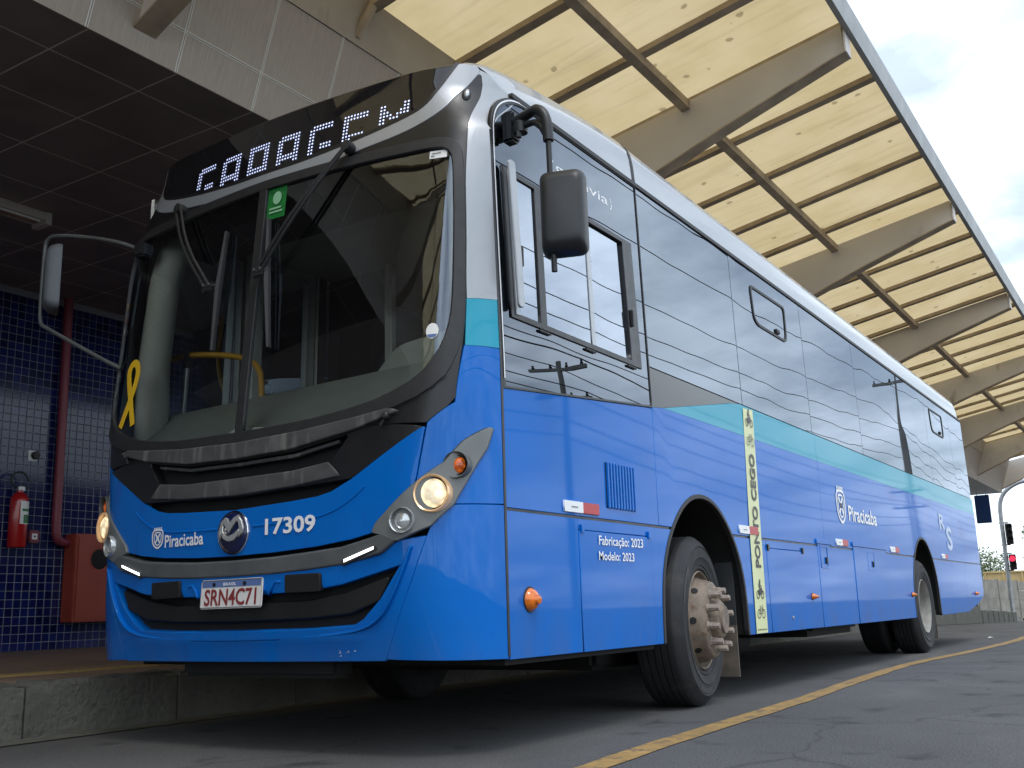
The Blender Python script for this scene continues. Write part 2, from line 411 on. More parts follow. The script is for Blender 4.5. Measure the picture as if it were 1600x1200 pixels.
def asphalt():
    m = MT['asphalt']; t = m.node_tree; b = t.nodes['Principled BSDF']
    src = b.inputs['Base Color'].links[0].from_socket
    co = N(t, 'ShaderNodeTexCoord')
    sp = N(t, 'ShaderNodeTexNoise'); sp.inputs['Scale'].default_value = 95; sp.inputs['Detail'].default_value = 3
    t.links.new(co.outputs['Object'], sp.inputs['Vector'])
    mr = N(t, 'ShaderNodeMapRange'); mr.inputs['From Min'].default_value = 0.3; mr.inputs['From Max'].default_value = 0.7
    mr.inputs['To Min'].default_value = 0.55; mr.inputs['To Max'].default_value = 1.5
    t.links.new(sp.outputs['Fac'], mr.inputs['Value'])
    m1 = N(t, 'ShaderNodeMix', data_type='RGBA', blend_type='MULTIPLY'); m1.inputs[0].default_value = 1
    t.links.new(src, m1.inputs[6]); t.links.new(mr.outputs[0], m1.inputs[7])
    wn = N(t, 'ShaderNodeTexNoise'); wn.inputs['Scale'].default_value = 1.4; wn.inputs['Detail'].default_value = 6
    t.links.new(co.outputs['Object'], wn.inputs['Vector'])
    va = N(t, 'ShaderNodeVectorMath', operation='MULTIPLY_ADD'); va.inputs[1].default_value = (0.8, 0.8, 0)
    t.links.new(wn.outputs['Color'], va.inputs[0]); t.links.new(co.outputs['Object'], va.inputs[2])
    vo = N(t, 'ShaderNodeTexVoronoi', feature='DISTANCE_TO_EDGE'); vo.inputs['Scale'].default_value = 0.33
    t.links.new(va.outputs[0], vo.inputs['Vector'])
    cr = N(t, 'ShaderNodeMapRange'); cr.inputs['From Min'].default_value = 0.001; cr.inputs['From Max'].default_value = 0.006
    cr.inputs['To Min'].default_value = 0.62; cr.inputs['To Max'].default_value = 1.0
    t.links.new(vo.outputs['Distance'], cr.inputs['Value'])
    m2 = N(t, 'ShaderNodeMix', data_type='RGBA', blend_type='MULTIPLY'); m2.inputs[0].default_value = 1
    t.links.new(m1.outputs[2], m2.inputs[6]); t.links.new(cr.outputs[0], m2.inputs[7])
    on = N(t, 'ShaderNodeTexNoise'); on.inputs['Scale'].default_value = 2.6; on.inputs['Detail'].default_value = 4
    t.links.new(co.outputs['Object'], on.inputs['Vector'])
    orr = N(t, 'ShaderNodeMapRange'); orr.inputs['From Min'].default_value = 0.60; orr.inputs['From Max'].default_value = 0.70
    orr.inputs['To Min'].default_value = 1; orr.inputs['To Max'].default_value = 0.45
    t.links.new(on.outputs['Fac'], orr.inputs['Value'])
    m3 = N(t, 'ShaderNodeMix', data_type='RGBA', blend_type='MULTIPLY'); m3.inputs[0].default_value = 1
    t.links.new(m2.outputs[2], m3.inputs[6]); t.links.new(orr.outputs[0], m3.inputs[7])
    t.links.new(m3.outputs[2], b.inputs['Base Color'])
asphalt()

# ------------------------------------------------------------------ mesh helpers
def link(name, me, mat, parent=None):
    o = bpy.data.objects.new(name, me)
    C.objects.link(o)
    if mat is not None and not me.materials:
        me.materials.append(MT[mat] if isinstance(mat, str) else mat)
    if parent: o.parent = parent
    return o
def empty(name, loc=(0, 0, 0)):
    o = bpy.data.objects.new(name, None)
    o.empty_display_size = 0.1
    C.objects.link(o)
    o.location = loc
    return o
def tag(o, label, cat, group=None):
    o['label'] = label; o['category'] = cat
    if group: o['group'] = group
    return o
def fin(name, bm, mat, parent=None, smooth=None, loc=None):
    bmesh.ops.recalc_face_normals(bm, faces=bm.faces[:])
    me = bpy.data.meshes.new(name)
    bm.to_mesh(me)
    bm.free()
    if smooth is not None:
        me.polygons.foreach_set('use_smooth', [True] * len(me.polygons))
        me.set_sharp_from_angle(angle=R(smooth))
    o = link(name, me, mat, parent)
    if loc: o.location = loc
    return o
def box(bm, lo, hi, rot=None, org=None):
    vs_ = [Vector((x, y, z)) for x in (lo[0], hi[0]) for y in (lo[1], hi[1]) for z in (lo[2], hi[2])]
    if rot is not None:
        o_ = Vector(org) if org else (Vector(lo) + Vector(hi)) / 2
        vs_ = [rot @ (v - o_) + o_ for v in vs_]
    b = [bm.verts.new(v) for v in vs_]
    for q in ((0, 1, 3, 2), (4, 6, 7, 5), (0, 4, 5, 1), (2, 3, 7, 6), (0, 2, 6, 4), (1, 5, 7, 3)):
        bm.faces.new([b[i] for i in q])
    return b
def boxo(name, lo, hi, mat, parent=None, bev=0, rot=None, seg=2):
    bm = bmesh.new()
    box(bm, lo, hi, rot)
    if bev: bmesh.ops.bevel(bm, geom=bm.edges[:], offset=bev, segments=seg, affect='EDGES')
    return fin(name, bm, mat, parent, 40 if bev else None)
def tube(bm, pts, r, seg=10, caps=True):
    pts = [Vector(p) for p in pts]
    rs = r if isinstance(r, (list, tuple)) else [r] * len(pts)
    rings = []
    up = None
    for i, p in enumerate(pts):
        d = (pts[min(i + 1, len(pts) - 1)] - pts[max(i - 1, 0)]).normalized()
        if up is None:
            up = Vector((0, 0, 1)) if abs(d.z) < 0.9 else Vector((1, 0, 0))
        a = d.cross(up).normalized(); b = a.cross(d).normalized(); up = b
        rings.append([bm.verts.new(p + (a * math.cos(k * 2 * math.pi / seg) + b * math.sin(k * 2 * math.pi / seg)) * rs[i]) for k in range(seg)])
    for i in range(len(rings) - 1):
        for k in range(seg):
            bm.faces.new((rings[i][k], rings[i][(k + 1) % seg], rings[i + 1][(k + 1) % seg], rings[i + 1][k]))
    if caps:
        bm.faces.new(rings[0][::-1]); bm.faces.new(rings[-1])
def tubeo(name, pts, r, mat, parent=None, seg=10):
    bm = bmesh.new(); tube(bm, pts, r, seg)
    return fin(name, bm, mat, parent, 50)
def lathe(bm, prof_, org, axis, seg=40, close=False):
    """prof_: list of (radius, distance along axis)"""
    ax = Vector(axis).normalized()
    a = ax.orthogonal().normalized(); b = ax.cross(a)
    rings = []
    for (r, h) in prof_:
        if r < 1e-5: rings.append([bm.verts.new(Vector(org) + ax * h)])
        else: rings.append([bm.verts.new(Vector(org) + ax * h + (a * math.cos(k * 2 * math.pi / seg) + b * math.sin(k * 2 * math.pi / seg)) * r) for k in range(seg)])
    n = len(rings)
    for i in range(n - 1 + (1 if close else 0)):
        A = rings[i]; B = rings[(i + 1) % n]
        for k in range(seg):
            k2 = (k + 1) % seg
            if len(A) == 1 and len(B) == 1: continue
            if len(A) == 1: bm.faces.new((A[0], B[k2], B[k]))
            elif len(B) == 1: bm.faces.new((A[k], A[k2], B[0]))
            else: bm.faces.new((A[k], A[k2], B[k2], B[k]))
def latheo(name, prof_, org, axis, mat, parent=None, seg=40, close=False, sm=40):
    bm = bmesh.new(); lathe(bm, prof_, org, axis, seg, close)
    return fin(name, bm, mat, parent, sm)
def extrude_poly(name, poly, mat, parent, frame, depth, bev=0):
    """poly 2D; frame=(origin, ax, ay, normal)"""
    o, ax, ay, n = [Vector(v) for v in frame]
    bm = bmesh.new()
    f = bm.faces.new([bm.verts.new(o + ax * a + ay * b) for a, b in poly])
    g = bmesh.ops.extrude_face_region(bm, geom=[f])
    for v in g['geom']:
        if isinstance(v, bmesh.types.BMVert): v.co += n * depth
    if bev: bmesh.ops.bevel(bm, geom=bm.edges[:], offset=bev, segments=2, affect='EDGES')
    return fin(name, bm, mat, parent, 35 if bev else None)

# ------------------------------------------------------------------ bus surfaces
HW = 1.25
def lerpt(v, X, Y):
    if v <= X[0]: return Y[0]
    for i in range(len(X) - 1):
        if v <= X[i + 1]: return Y[i] + (Y[i + 1] - Y[i]) * (v - X[i]) / (X[i + 1] - X[i])
    return Y[-1]
def clamp(v, a=0.0, b=1.0): return max(a, min(b, v))
def sst(v): v = clamp(v); return v * v * (3 - 2 * v)
PZ = [.30, .40, .64, .985, 1.2, 1.457, 1.75, 2.086, 2.4, 2.728, 2.87, 3.0, 3.11, 3.3]
PY = [.05, .03, .0, -.009, -.006, .009, .036, .071, .101, .133, .153, .174, .195, .23]
def prof0(z): return lerpt(z, PZ, PY)
def prof(z): return (prof0(z - .09) + 2 * prof0(z - .045) + 2 * prof0(z) + 2 * prof0(z + .045) + prof0(z + .09)) / 8
def tum(z): return .028 * max(0, (z - 1.7) / 1.37)
def Fy(x, z):
    a = abs(x); t = sst((z - 1.1) / .6); s = sst((z - 2.45) / .5)
    e = sst((z - 2.78) / .3)
    k = .06 + .03 * s; p = 4 + 3 * t - 3 * s - 1.2 * e
    pr = prof(z)
    return pr + k * x * x + (.372 + .25 * e - pr - k * 1.5625) * max(0, (a - .8) / .45) ** p
def SF(x, z):
    sx = math.copysign(1, x)
    return Vector((x - sx * tum(z) * sst((abs(x) - 1.08) / .17), Fy(x, z), z))
def MF(a, b):
    e = .004
    p = SF(a, b)
    du = SF(a + e, b) - SF(a - e, b); dv = SF(a, b + e) - SF(a, b - e)
    n = du.cross(dv).normalized()
    return p, n
def MR(a, b):
    return Vector((HW - tum(b), a, b)), Vector((1, 0, .02 if b > 1.7 else 0)).normalized()
def ML(a, b):
    return Vector((-HW + tum(b), a, b)), Vector((-1, 0, .02 if b > 1.7 else 0)).normalized()

def chaikin(p, n=1, closed=True):
    for _ in range(n):
        q = []
        m = len(p)
        for i in range(m if closed else m - 1):
            a, b = p[i], p[(i + 1) % m]
            q += [(a[0] * .75 + b[0] * .25, a[1] * .75 + b[1] * .25), (a[0] * .25 + b[0] * .75, a[1] * .25 + b[1] * .75)]
        if not closed: q = [p[0]] + q + [p[-1]]
        p = q
    return p
def roundc(p, r, n=4):
    """round every corner of polygon p by radius-ish r"""
    q = []
    m = len(p)
    for i in range(m):
        a, b, c = Vector(p[i - 1]), Vector(p[i]), Vector(p[(i + 1) % m])
        d1 = min(r, (a - b).length * .45); d2 = min(r, (c - b).length * .45)
        s = b + (a - b).normalized() * d1; e = b + (c - b).normalized() * d2
        for k in range(n + 1):
            t = k / n
            v = s * (1 - t) ** 2 + b * 2 * t * (1 - t) + e * t * t
            q.append((v.x, v.y))
    return q
def mirp(p): return [(-a, b) for a, b in reversed(p)]
def sym(h):
    """right half from x=0 round to x=0 -> closed polygon"""
    return h + [(-a, b) for a, b in reversed(h) if abs(a) > 1e-6]

def panel(name, poly, M, mat, parent, off=0.0, thick=.014, holes=(), sa=.05, sb=.10, edge=.003, offf=None):
    bm = bmesh.new()
    for lp in [poly] + list(holes):
        v = [bm.verts.new((a, 0, b)) for a, b in lp]
        for i in range(len(v)): bm.edges.new((v[i], v[(i + 1) % len(v)]))
    bmesh.ops.triangle_fill(bm, use_beauty=True, use_dissolve=False, edges=bm.edges[:], normal=(0, -1, 0))
    for axis, st, i in (((1, 0, 0), sa, 0), ((0, 0, 1), sb, 2)):
        if not st: continue
        cs = [v.co[i] for v in bm.verts]
        k = math.floor(min(cs) / st) + 1
        while k * st < max(cs) - 1e-4:
            co = [0, 0, 0]; co[i] = k * st
            bmesh.ops.bisect_plane(bm, geom=bm.verts[:] + bm.edges[:] + bm.faces[:], dist=1e-5, plane_co=co, plane_no=axis)
            k += 1
    bm.verts.index_update()
    P2 = [(v.co.x, v.co.z) for v in bm.verts]
    faces = []
    for f in bm.faces:
        ix = [v.index for v in f.verts]
        ar = sum(P2[ix[i - 1]][0] * P2[ix[i]][1] - P2[ix[i]][0] * P2[ix[i - 1]][1] for i in range(len(ix)))
        if abs(ar) < 1e-10: continue
        faces.append(ix if ar > 0 else ix[::-1])
    bm.free()
    cnt = {}
    for f in faces:
        for i in range(len(f)):
            cnt[(f[i - 1], f[i])] = 1
    bd = [e for e in cnt if (e[1], e[0]) not in cnt]        # directed, region on the left
    nrm2 = {}
    for a, b in bd:
        d = (P2[b][0] - P2[a][0], P2[b][1] - P2[a][1])
        l = math.hypot(*d) or 1
        n = (d[1] / l, -d[0] / l)
        for k in (a, b):
            o = nrm2.get(k, (0, 0)); nrm2[k] = (o[0] + n[0], o[1] + n[1])
    # orientation of the parametrisation versus the surface normal
    a0, b0 = P2[faces[0][0]]
    p0, n0 = M(a0, b0); e_ = 1e-3
    flip = ((M(a0 + e_, b0)[0] - p0).cross(M(a0, b0 + e_)[0] - p0)).dot(n0) < 0
    V = []; NV = []
    for a, b in P2:
        p, n = M(a, b)
        o = off if offf is None else offf(a, b)
        V.append(p + n * o); NV.append(n)
    F = [f[::-1] if flip else f for f in faces]
    LN = [[NV[i] for i in f] for f in F]
    ring1 = {}; ring2 = {}
    for k, n in nrm2.items():
        l = math.hypot(*n) or 1
        n = (n[0] / l, n[1] / l)
        a, b = P2[k][0] + n[0] * edge, P2[k][1] + n[1] * edge
        p, nn = M(a, b)
        o = off if offf is None else offf(P2[k][0], P2[k][1])
        outw = (p - M(P2[k][0], P2[k][1])[0])
        outw = outw.normalized() if outw.length > 1e-9 else nn
        V.append(p + nn * (o - edge)); ring1[k] = len(V) - 1; NV.append(outw)
        V.append(p + nn * (o - max(thick, edge * 1.5))); ring2[k] = len(V) - 1; NV.append(outw)
    for a, b in bd:
        q = [b, a, ring1[a], ring1[b]]
        q2 = [ring1[b], ring1[a], ring2[a], ring2[b]]
        if flip: q = q[::-1]; q2 = q2[::-1]
        F.append(q); LN.append([NV[i] for i in q])
        F.append(q2); LN.append([NV[i] for i in q2])
    me = bpy.data.meshes.new(name)
    me.from_pydata(V, [], F)
    me.polygons.foreach_set('use_smooth', [True] * len(me.polygons))
    flat = [tuple(n) for l in LN for n in l]
    if len(flat) == len(me.loops):
        me.normals_split_custom_set(flat)
    return link(name, me, mat, parent)

def decal_faces(polys, M, off):
    V = []; F = []
    for poly in polys:
        i0 = len(V)
        for a, b in poly:
            p, n = M(a, b); V.append(p + n * off)
        F.append(list(range(i0, len(V))))
    return V, F
def decal(name, polys, M, mat, parent, off=.004):
    V, F = decal_faces(polys, M, off)
    a0 = polys[0]
    me = bpy.data.meshes.new(name)
    me.from_pydata(V, [], F)
    n = M(*a0[0])[1]
    fl = [p.index for p in me.polygons if p.normal.dot(n) < 0]
    if fl:
        bm = bmesh.new(); bm.from_mesh(me); bm.faces.ensure_lookup_table()
        bmesh.ops.reverse_faces(bm, faces=[bm.faces[i] for i in fl]); bm.to_mesh(me); bm.free()
    return link(name, me, mat, parent)
def stroke(pts, w, closed=False):
    """2D polyline -> list of quads"""
    q = []
    m = len(pts)
    L_ = []; R_ = []
    for i in range(m):
        a = pts[i - 1] if (i > 0 or closed) else pts[i]
        b = pts[(i + 1) % m] if (i < m - 1 or closed) else pts[i]
        d = (b[0] - a[0], b[1] - a[1]); l = math.hypot(*d) or 1
        n = (-d[1] / l * w / 2, d[0] / l * w / 2)
        L_.append((pts[i][0] + n[0], pts[i][1] + n[1])); R_.append((pts[i][0] - n[0], pts[i][1] - n[1]))
    for i in range(m if closed else m - 1):
        j = (i + 1) % m
        q.append([L_[i], R_[i], R_[j], L_[j]])
    return q
def circ(cx, cy, r, n=20, ry=None): return [(cx + r * math.cos(k * 2 * math.pi / n), cy + (ry or r) * math.sin(k * 2 * math.pi / n)) for k in range(n)]
def text_polys(s, bold=0.0):
    cu = bpy.data.curves.new('txt', 'FONT')
    cu.body = s
    cu.size = 1
    cu.offset = bold
    cu.resolution_u = 3
    ob = bpy.data.objects.new('txt', cu)
    C.objects.link(ob)
    dg = bpy.context.evaluated_depsgraph_get()
    me = bpy.data.meshes.new_from_object(ob.evaluated_get(dg))
    vs_ = [(v.co.x, v.co.y) for v in me.vertices]
    ps = [[vs_[i] for i in p.vertices] for p in me.polygons]
    bpy.data.objects.remove(ob); bpy.data.curves.remove(cu); bpy.data.meshes.remove(me)
    xs = [v[0] for p in ps for v in p]; ys = [v[1] for p in ps for v in p]
    return ps, min(xs), max(xs), min(ys), max(ys)
def text(name, s, M, mat, parent, x0, x1, z0, z1, bold=0.0, off=.004, rot=False, slope=0.0):
    """fit the string into the rectangle; rot: reads upward (x runs along b)"""
    ps, a0, a1, b0, b1 = text_polys(s, bold)
    outp = []
    for p in ps:
        q = []
        for x, y in p:
            u = (x - a0) / (a1 - a0); v = (y - b0) / (b1 - b0)
            if rot: q.append((x1 - (x1 - x0) * v, z0 + (z1 - z0) * u))
            else: q.append((x0 + (x1 - x0) * u, z0 + (z1 - z0) * v + slope * u))
        outp.append(q)
    return decal(name, outp, M, mat, parent, off)

# ------------------------------------------------------------------ ground
def gz(y): return 0.0 if y < 20 else (-.02 * (y - 20) if y < 62 else -.84)
def sheet(name, xs, ys, zoff, mat, parent=None):
    V = [(x, y, gz(y) + zoff) for y in ys for x in xs]
    n = len(xs)
    F = [(j * n + i, j * n + i + 1, (j + 1) * n + i + 1, (j + 1) * n + i) for j in range(len(ys) - 1) for i in range(n - 1)]
    me = bpy.data.meshes.new(name); me.from_pydata(V, [], F)
    return link(name, me, mat, parent)
road = sheet('road', [-900, -40, -8, 0, 8, 40, 900], [-900, -60, -10, 0, 10, 20, 30, 40, 50, 62, 120, 1500], 0, 'asphalt')
road['kind'] = 'structure'; road['label'] = 'grey asphalt road beside the bus platform'
# wavy worn yellow line
pts = [(-6, 1.80), (-2, 1.76), (0, 1.72), (.3, 1.70), (1.5, 1.64), (2.9, 1.62), (4.5, 1.53), (6, 1.45), (7.2, 1.46), (8.5, 1.56), (10, 1.64), (12, 1.68), (14, 1.62), (18, 1.60), (24, 1.8), (34, 2.4), (46, 3.6)]
V = []; F = []
ys = [-6 + .25 * i for i in range(208)]
for y in ys:
    x = lerpt(y, [p[0] for p in pts], [p[1] for p in pts])
    x = sum(lerpt(y + d, [p[0] for p in pts], [p[1] for p in pts]) for d in (-.6, -.3, 0, .3, .6)) / 5 + random.uniform(-.006, .006)
    w = .062 + random.uniform(-.006, .006)
    V += [(x - w, y, gz(y) + .004), (x + w, y, gz(y) + .004)]
for i in range(len(ys) - 1): F.append((2 * i, 2 * i + 1, 2 * i + 3, 2 * i + 2))
me = bpy.data.meshes.new('lane_line'); me.from_pydata(V, [], F)
link('lane_line', me, 'roadpaint', road)

# platform with kerbstones
KX = -1.55
bm = bmesh.new(); box(bm, (-8.6, -32, -.3), (KX - .16, 30, .286)); platform = fin('platform', bm, 'platform')
platform['kind'] = 'structure'; platform['label'] = 'raised passenger platform behind the bus with concrete kerb'
bm = bmesh.new(); box(bm, (0, 0, -.3), (.155, .985, .29)); bmesh.ops.bevel(bm, geom=[e for e in bm.edges if all(v.co.z > .2 for v in e.verts)], offset=.022, segments=3, affect='EDGES')
for k_ in range(1, 16): bmesh.ops.bisect_plane(bm, geom=bm.verts[:] + bm.edges[:] + bm.faces[:], plane_co=(0, k_ * .0616, 0), plane_no=(0, 1, 0))
for z_ in (.06, .14, .21): bmesh.ops.bisect_plane(bm, geom=bm.verts[:] + bm.edges[:] + bm.faces[:], plane_co=(0, 0, z_), plane_no=(0, 0, 1))
for v in bm.verts:
    if .02 < v.co.y < .97: v.co += Vector((random.gauss(0, .0045), 0, random.gauss(0, .004)))
k0 = None
for i in range(48):
    y = -18 + i
    if k0 is None: k0 = fin('kerbstone', bm, 'kerb', platform, 40); o = k0
    else:
        o = k0.copy(); C.objects.link(o)
    o.location = (KX - .155 + random.uniform(-.006, .006), y, random.uniform(-.006, .004))
boxo('tactile_strip', (-2.52, -32, .287), (-2.30, 30, .296), 'tactile', platform)
# rough gutter strip at the kerb foot
gut = sheet('gutter', [KX + .002, KX + .2], [-9, 0, 10, 20, 30], .006, 'kerb', road)

# ------------------------------------------------------------------ station building
WX = -8.0; SZ = 4.66
st = empty('station_building', (WX, 10, .28))
tag(st, 'bus station building with blue tiled wall, dark panelled soffit and grey fascia', 'building')
def ch(o, root):       # parent keeping world position
    o.parent = root
    o.matrix_parent_inverse = root.matrix_world.inverted()
    return o
st.matrix_world = Matrix.Translation((WX, 10, .28))
wall = boxo('tiled_wall', (WX - .3, -32, .28), (WX, 43, SZ), 'grout')
ch(wall, st)
# tiles: 10 cm mosaic, nearest and best seen 300 as parts, the rest joined
def tile_mesh(bm, y, z, s=.0472, d=.006, b=.004):
    c = [(-1, -1), (1, -1), (1, 1), (-1, 1)]
    o = [bm.verts.new((WX + .0005, y + a * s, z + e * s)) for a, e in c]
    i = [bm.verts.new((WX + d, y + a * (s - b), z + e * (s - b))) for a, e in c]
    bm.faces.new(i)
    for k in range(4): bm.faces.new((o[k], o[(k + 1) % 4], i[(k + 1) % 4], i[k]))
NY0, NZ0 = 3.55, .33
picked = set()
for r in range(20):
    for q in range(15):
        picked.add((q, r + 8))
t0 = None
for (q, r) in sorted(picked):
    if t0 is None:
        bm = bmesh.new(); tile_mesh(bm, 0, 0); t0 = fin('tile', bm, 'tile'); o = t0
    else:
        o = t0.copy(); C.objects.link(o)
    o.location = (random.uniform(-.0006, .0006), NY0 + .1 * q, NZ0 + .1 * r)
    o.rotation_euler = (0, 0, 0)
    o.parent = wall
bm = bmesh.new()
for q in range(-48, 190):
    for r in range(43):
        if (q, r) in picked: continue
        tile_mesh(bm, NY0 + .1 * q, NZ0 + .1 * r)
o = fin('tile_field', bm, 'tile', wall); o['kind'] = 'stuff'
# soffit
sof = boxo('soffit', (WX - .3, -32, SZ + .003), (-2.26, 43, SZ + .12), 'soffitjoint'); ch(sof, st)
p0 = None
G = .768
for i in range(-7, 26):
    for j in range(8):
        x1 = -2.715 - G * (j - 1); x0 = x1 - G
        x1 = min(x1, -2.262); x0 = max(x0, WX + .002)
        if x1 - x0 < .05: continue
        y0 = .585 + G * i
        bm = bmesh.new(); box(bm, (x0 + .009, y0 + .009, SZ), (x1 - (.009 if j else 0), y0 + G - .009, SZ + .010))
        ch(fin('ceiling_panel', bm, 'soffit'), sof)
# fascia, slanting outward
FS = .33
def fpt(z): return -2.25 + FS * (z - SZ)
def quadslab(name, y0, y1, z0, z1, d0, d1, mat, parent):
    bm = bmesh.new()
    nx = Vector((1, 0, -FS)).normalized()
    v = []
    for d in (d0, d1):
        for y, z in ((y0, z0), (y1, z0), (y1, z1), (y0, z1)):
            v.append(bm.verts.new(Vector((fpt(z), y, z)) + nx * d))
    for q in ((0, 1, 2, 3), (7, 6, 5, 4), (0, 4, 5, 1), (1, 5, 6, 2), (2, 6, 7, 3), (3, 7, 4, 0)): bm.faces.new([v[k] for k in q])
    return fin(name, bm, mat, parent)
fas = quadslab('fascia', -32, 43, SZ + .001, 5.6, -.14, -.014, 'dark', None); ch(fas, st)
for i in range(-6, 24):
    y0 = .56 + .772 * i
    for z0, z1 in ((SZ, 4.962), (4.97, 5.595)):
        ch(quadslab('fascia_panel', y0 + .009, y0 + .763, z0, z1, -.013, 0, 'fascia', None), fas)
        for yy in (y0 + .0035, y0 - .0085):
            pass
    bmj = quadslab('joint_trim', y0 - .016, y0 - .004, SZ, 5.6, -.013, .004, 'joint', None); ch(bmj, fas)
    bmj = quadslab('joint_trim', y0 + .003, y0 + .012, SZ, 5.6, -.013, .003, 'joint', None); ch(bmj, fas)
ch(quadslab('joint_trim', -5, 19, 4.955, 4.963, -.013, .003, 'joint', None), fas)
ch(quadslab('joint_trim', -5, 19, 4.969, 4.977, -.013, .0035, 'joint', None), fas)
ch(quadslab('fascia_panel', -32, -4.1, SZ, 5.6, -.013, 0, 'fascia', None), fas)
ch(quadslab('fascia_panel', 19.2, 43, SZ, 5.6, -.013, 0, 'fascia', None), fas)
ch(quadslab('concrete_edge_beam', -32, 43, 5.6, 6.02, -.3, .012, 'concrete', None), st)
ch(boxo('roof_slab', (WX - .3, -32, 5.85), (-1.95, 43, 6.0), 'concrete'), st)

# ------------------------------------------------------------------ canopy
can = empty('platform_canopy', (-1.9, 19, 0)); can.matrix_world = Matrix.Translation((-1.9, 19, 4.9))
tag(can, 'translucent yellow platform canopy on tapered beige cantilever beams above the bus', 'canopy')
CS = .19
def cz(x): return 6.575 + CS * (x - 1.42)
YE = 43.1
RP = 1.31
YC0 = -32.3
ribs = [7.04 + RP * k for k in range(-30, 28)]
# each sheet is lapped over the next at a rib
for y0, y1 in zip(ribs[:-1], ribs[1:]):
    bm = bmesh.new()
    nx = 12; v = []
    for i in range(nx + 1):
        x = -1.92 + (1.46 + 1.92) * i / nx
        sag = -.012 * math.sin(i / nx * math.pi)
        row = []
        for j in range(7):
            y = y0 + .004 + (y1 - y0 - .008) * j / 6
            row.append(bm.verts.new((x, y, cz(x) + .05 + sag + .028 * math.sin(math.pi * j / 6))))
        v.append(row)
    for i in range(nx):
        for j in range(6): bm.faces.new((v[i][j], v[i + 1][j], v[i + 1][j + 1], v[i][j + 1]))
    bmesh.ops.recalc_face_normals(bm, faces=bm.faces[:])
    ch(fin('roof_sheet', bm, 'sheet', None, 60), can)
def slope_box(name, x0, x1, y0, y1, t0, t1, mat, bev=0):
    bm = bmesh.new(); v = []
    for x in (x0, x1):
        for y in (y0, y1):
            for t in (t0, t1): v.append(bm.verts.new((x, y, cz(x) + t)))
    for q in ((0, 1, 3, 2), (4, 6, 7, 5), (0, 4, 5, 1), (2, 3, 7, 6), (0, 2, 6, 4), (1, 5, 7, 3)): bm.faces.new([v[i] for i in q])
    o = fin(name, bm, mat); return ch(o, can)
for y in ribs: slope_box('rib', -1.93, 1.43, y - .060, y + .060, -.02, .045, 'ribbrown')
# tapered beams every six metres
def beam(y):
    top = -.025
    prof_ = [(-2.3, cz(-2.3) + top), (1.40, cz(1.40) + top), (1.43, 6.24), (.0, 5.76), (-.8, 5.46), (-2.26, 4.80)]
    bm = bmesh.new()
    w = .07
    a = [bm.verts.new((x, y - w, z)) for x, z in prof_]; b = [bm.verts.new((x, y + w, z)) for x, z in prof_]
    bm.faces.new(a); bm.faces.new(b[::-1])
    for i in range(len(a)): bm.faces.new((a[i], b[i], b[(i + 1) % len(a)], a[(i + 1) % len(a)]))
    o = ch(fin('beam', bm, 'steelbeige'), can)
    # bottom flange
    bm = bmesh.new()
    pl = [(1.43, 6.24), (.0, 5.76), (-.8, 5.46), (-2.26, 4.80)]
    v = []
    for x, z in pl: v.append([bm.verts.new((x, y - .10, z)), bm.verts.new((x, y + .10, z)), bm.verts.new((x, y + .10, z - .018)), bm.verts.new((x, y - .10, z - .018))])
    for i in range(len(v) - 1):
        for k in range(4): bm.faces.new((v[i][k], v[i][(k + 1) % 4], v[i + 1][(k + 1) % 4], v[i + 1][k]))
    bm.faces.new(v[0]); bm.faces.new(v[-1][::-1])
    ch(fin('beam_flange', bm, 'ribbrown'), can)
    ch(boxo('beam_end_plate', (1.425, y - .10, 6.22), (1.445, y + .10, 6.58), 'steelbeige'), can)
for y in (-29.0, -23.0, -17.0, -11.0, -5.0, 1.0, 7.0, 13.0, 19.0, 25.0, 31.0, 37.0, 43.0): beam(y)
# continuous tie tube under the ribs, in lengths between the beams
ys = [YC0, -29.0, -23.0, -17.0, -11.0, -5.0, 1.0, 7.0, 13.0, 19.0, 25.0, 31.0, 37.0, 43.0]
for a, b in zip(ys[:-1], ys[1:]): slope_box('tie_tube', -.44, -.34, a + .07, b - .07, -.125, -.022, 'ribbrown')
slope_box('inner_edge_angle', -1.99, -1.90, YC0, YE, -.03, .05, 'ribbrown')
# outer gutter
bm = bmesh.new()
pr_ = [(1.44, 6.46), (1.50, 6.46), (1.535, 6.70), (1.50, 6.70), (1.478, 6.52), (1.455, 6.52), (1.455, 6.66), (1.44, 6.66)]
a = [bm.verts.new((x, YC0, z)) for x, z in pr_]; b = [bm.verts.new((x, YE, z)) for x, z in pr_]
for i in range(len(a)): bm.faces.new((a[i], b[i], b[(i + 1) % len(a)], a[(i + 1) % len(a)]))
bm.faces.new(a[::-1]); bm.faces.new(b)
ch(fin('edge_gutter', bm, 'gutter'), can)
# bracket stub hanging at the inner edge
bm = bmesh.new()
tube(bm, [(-1.75, 3.05, 5.93), (-1.83, 3.02, 5.80), (-1.93, 3.02, 5.68)], [.04, .045, .05], 6)
ch(fin('drain_bracket', bm, 'ribbrown', None, 30), can)

# ------------------------------------------------------------------ the bus
bus = empty('city_bus', (0, 0, 0))
tag(bus, 'blue city bus with silver roof and black windscreen mask, parked under the canopy', 'bus')
SEAM = .384

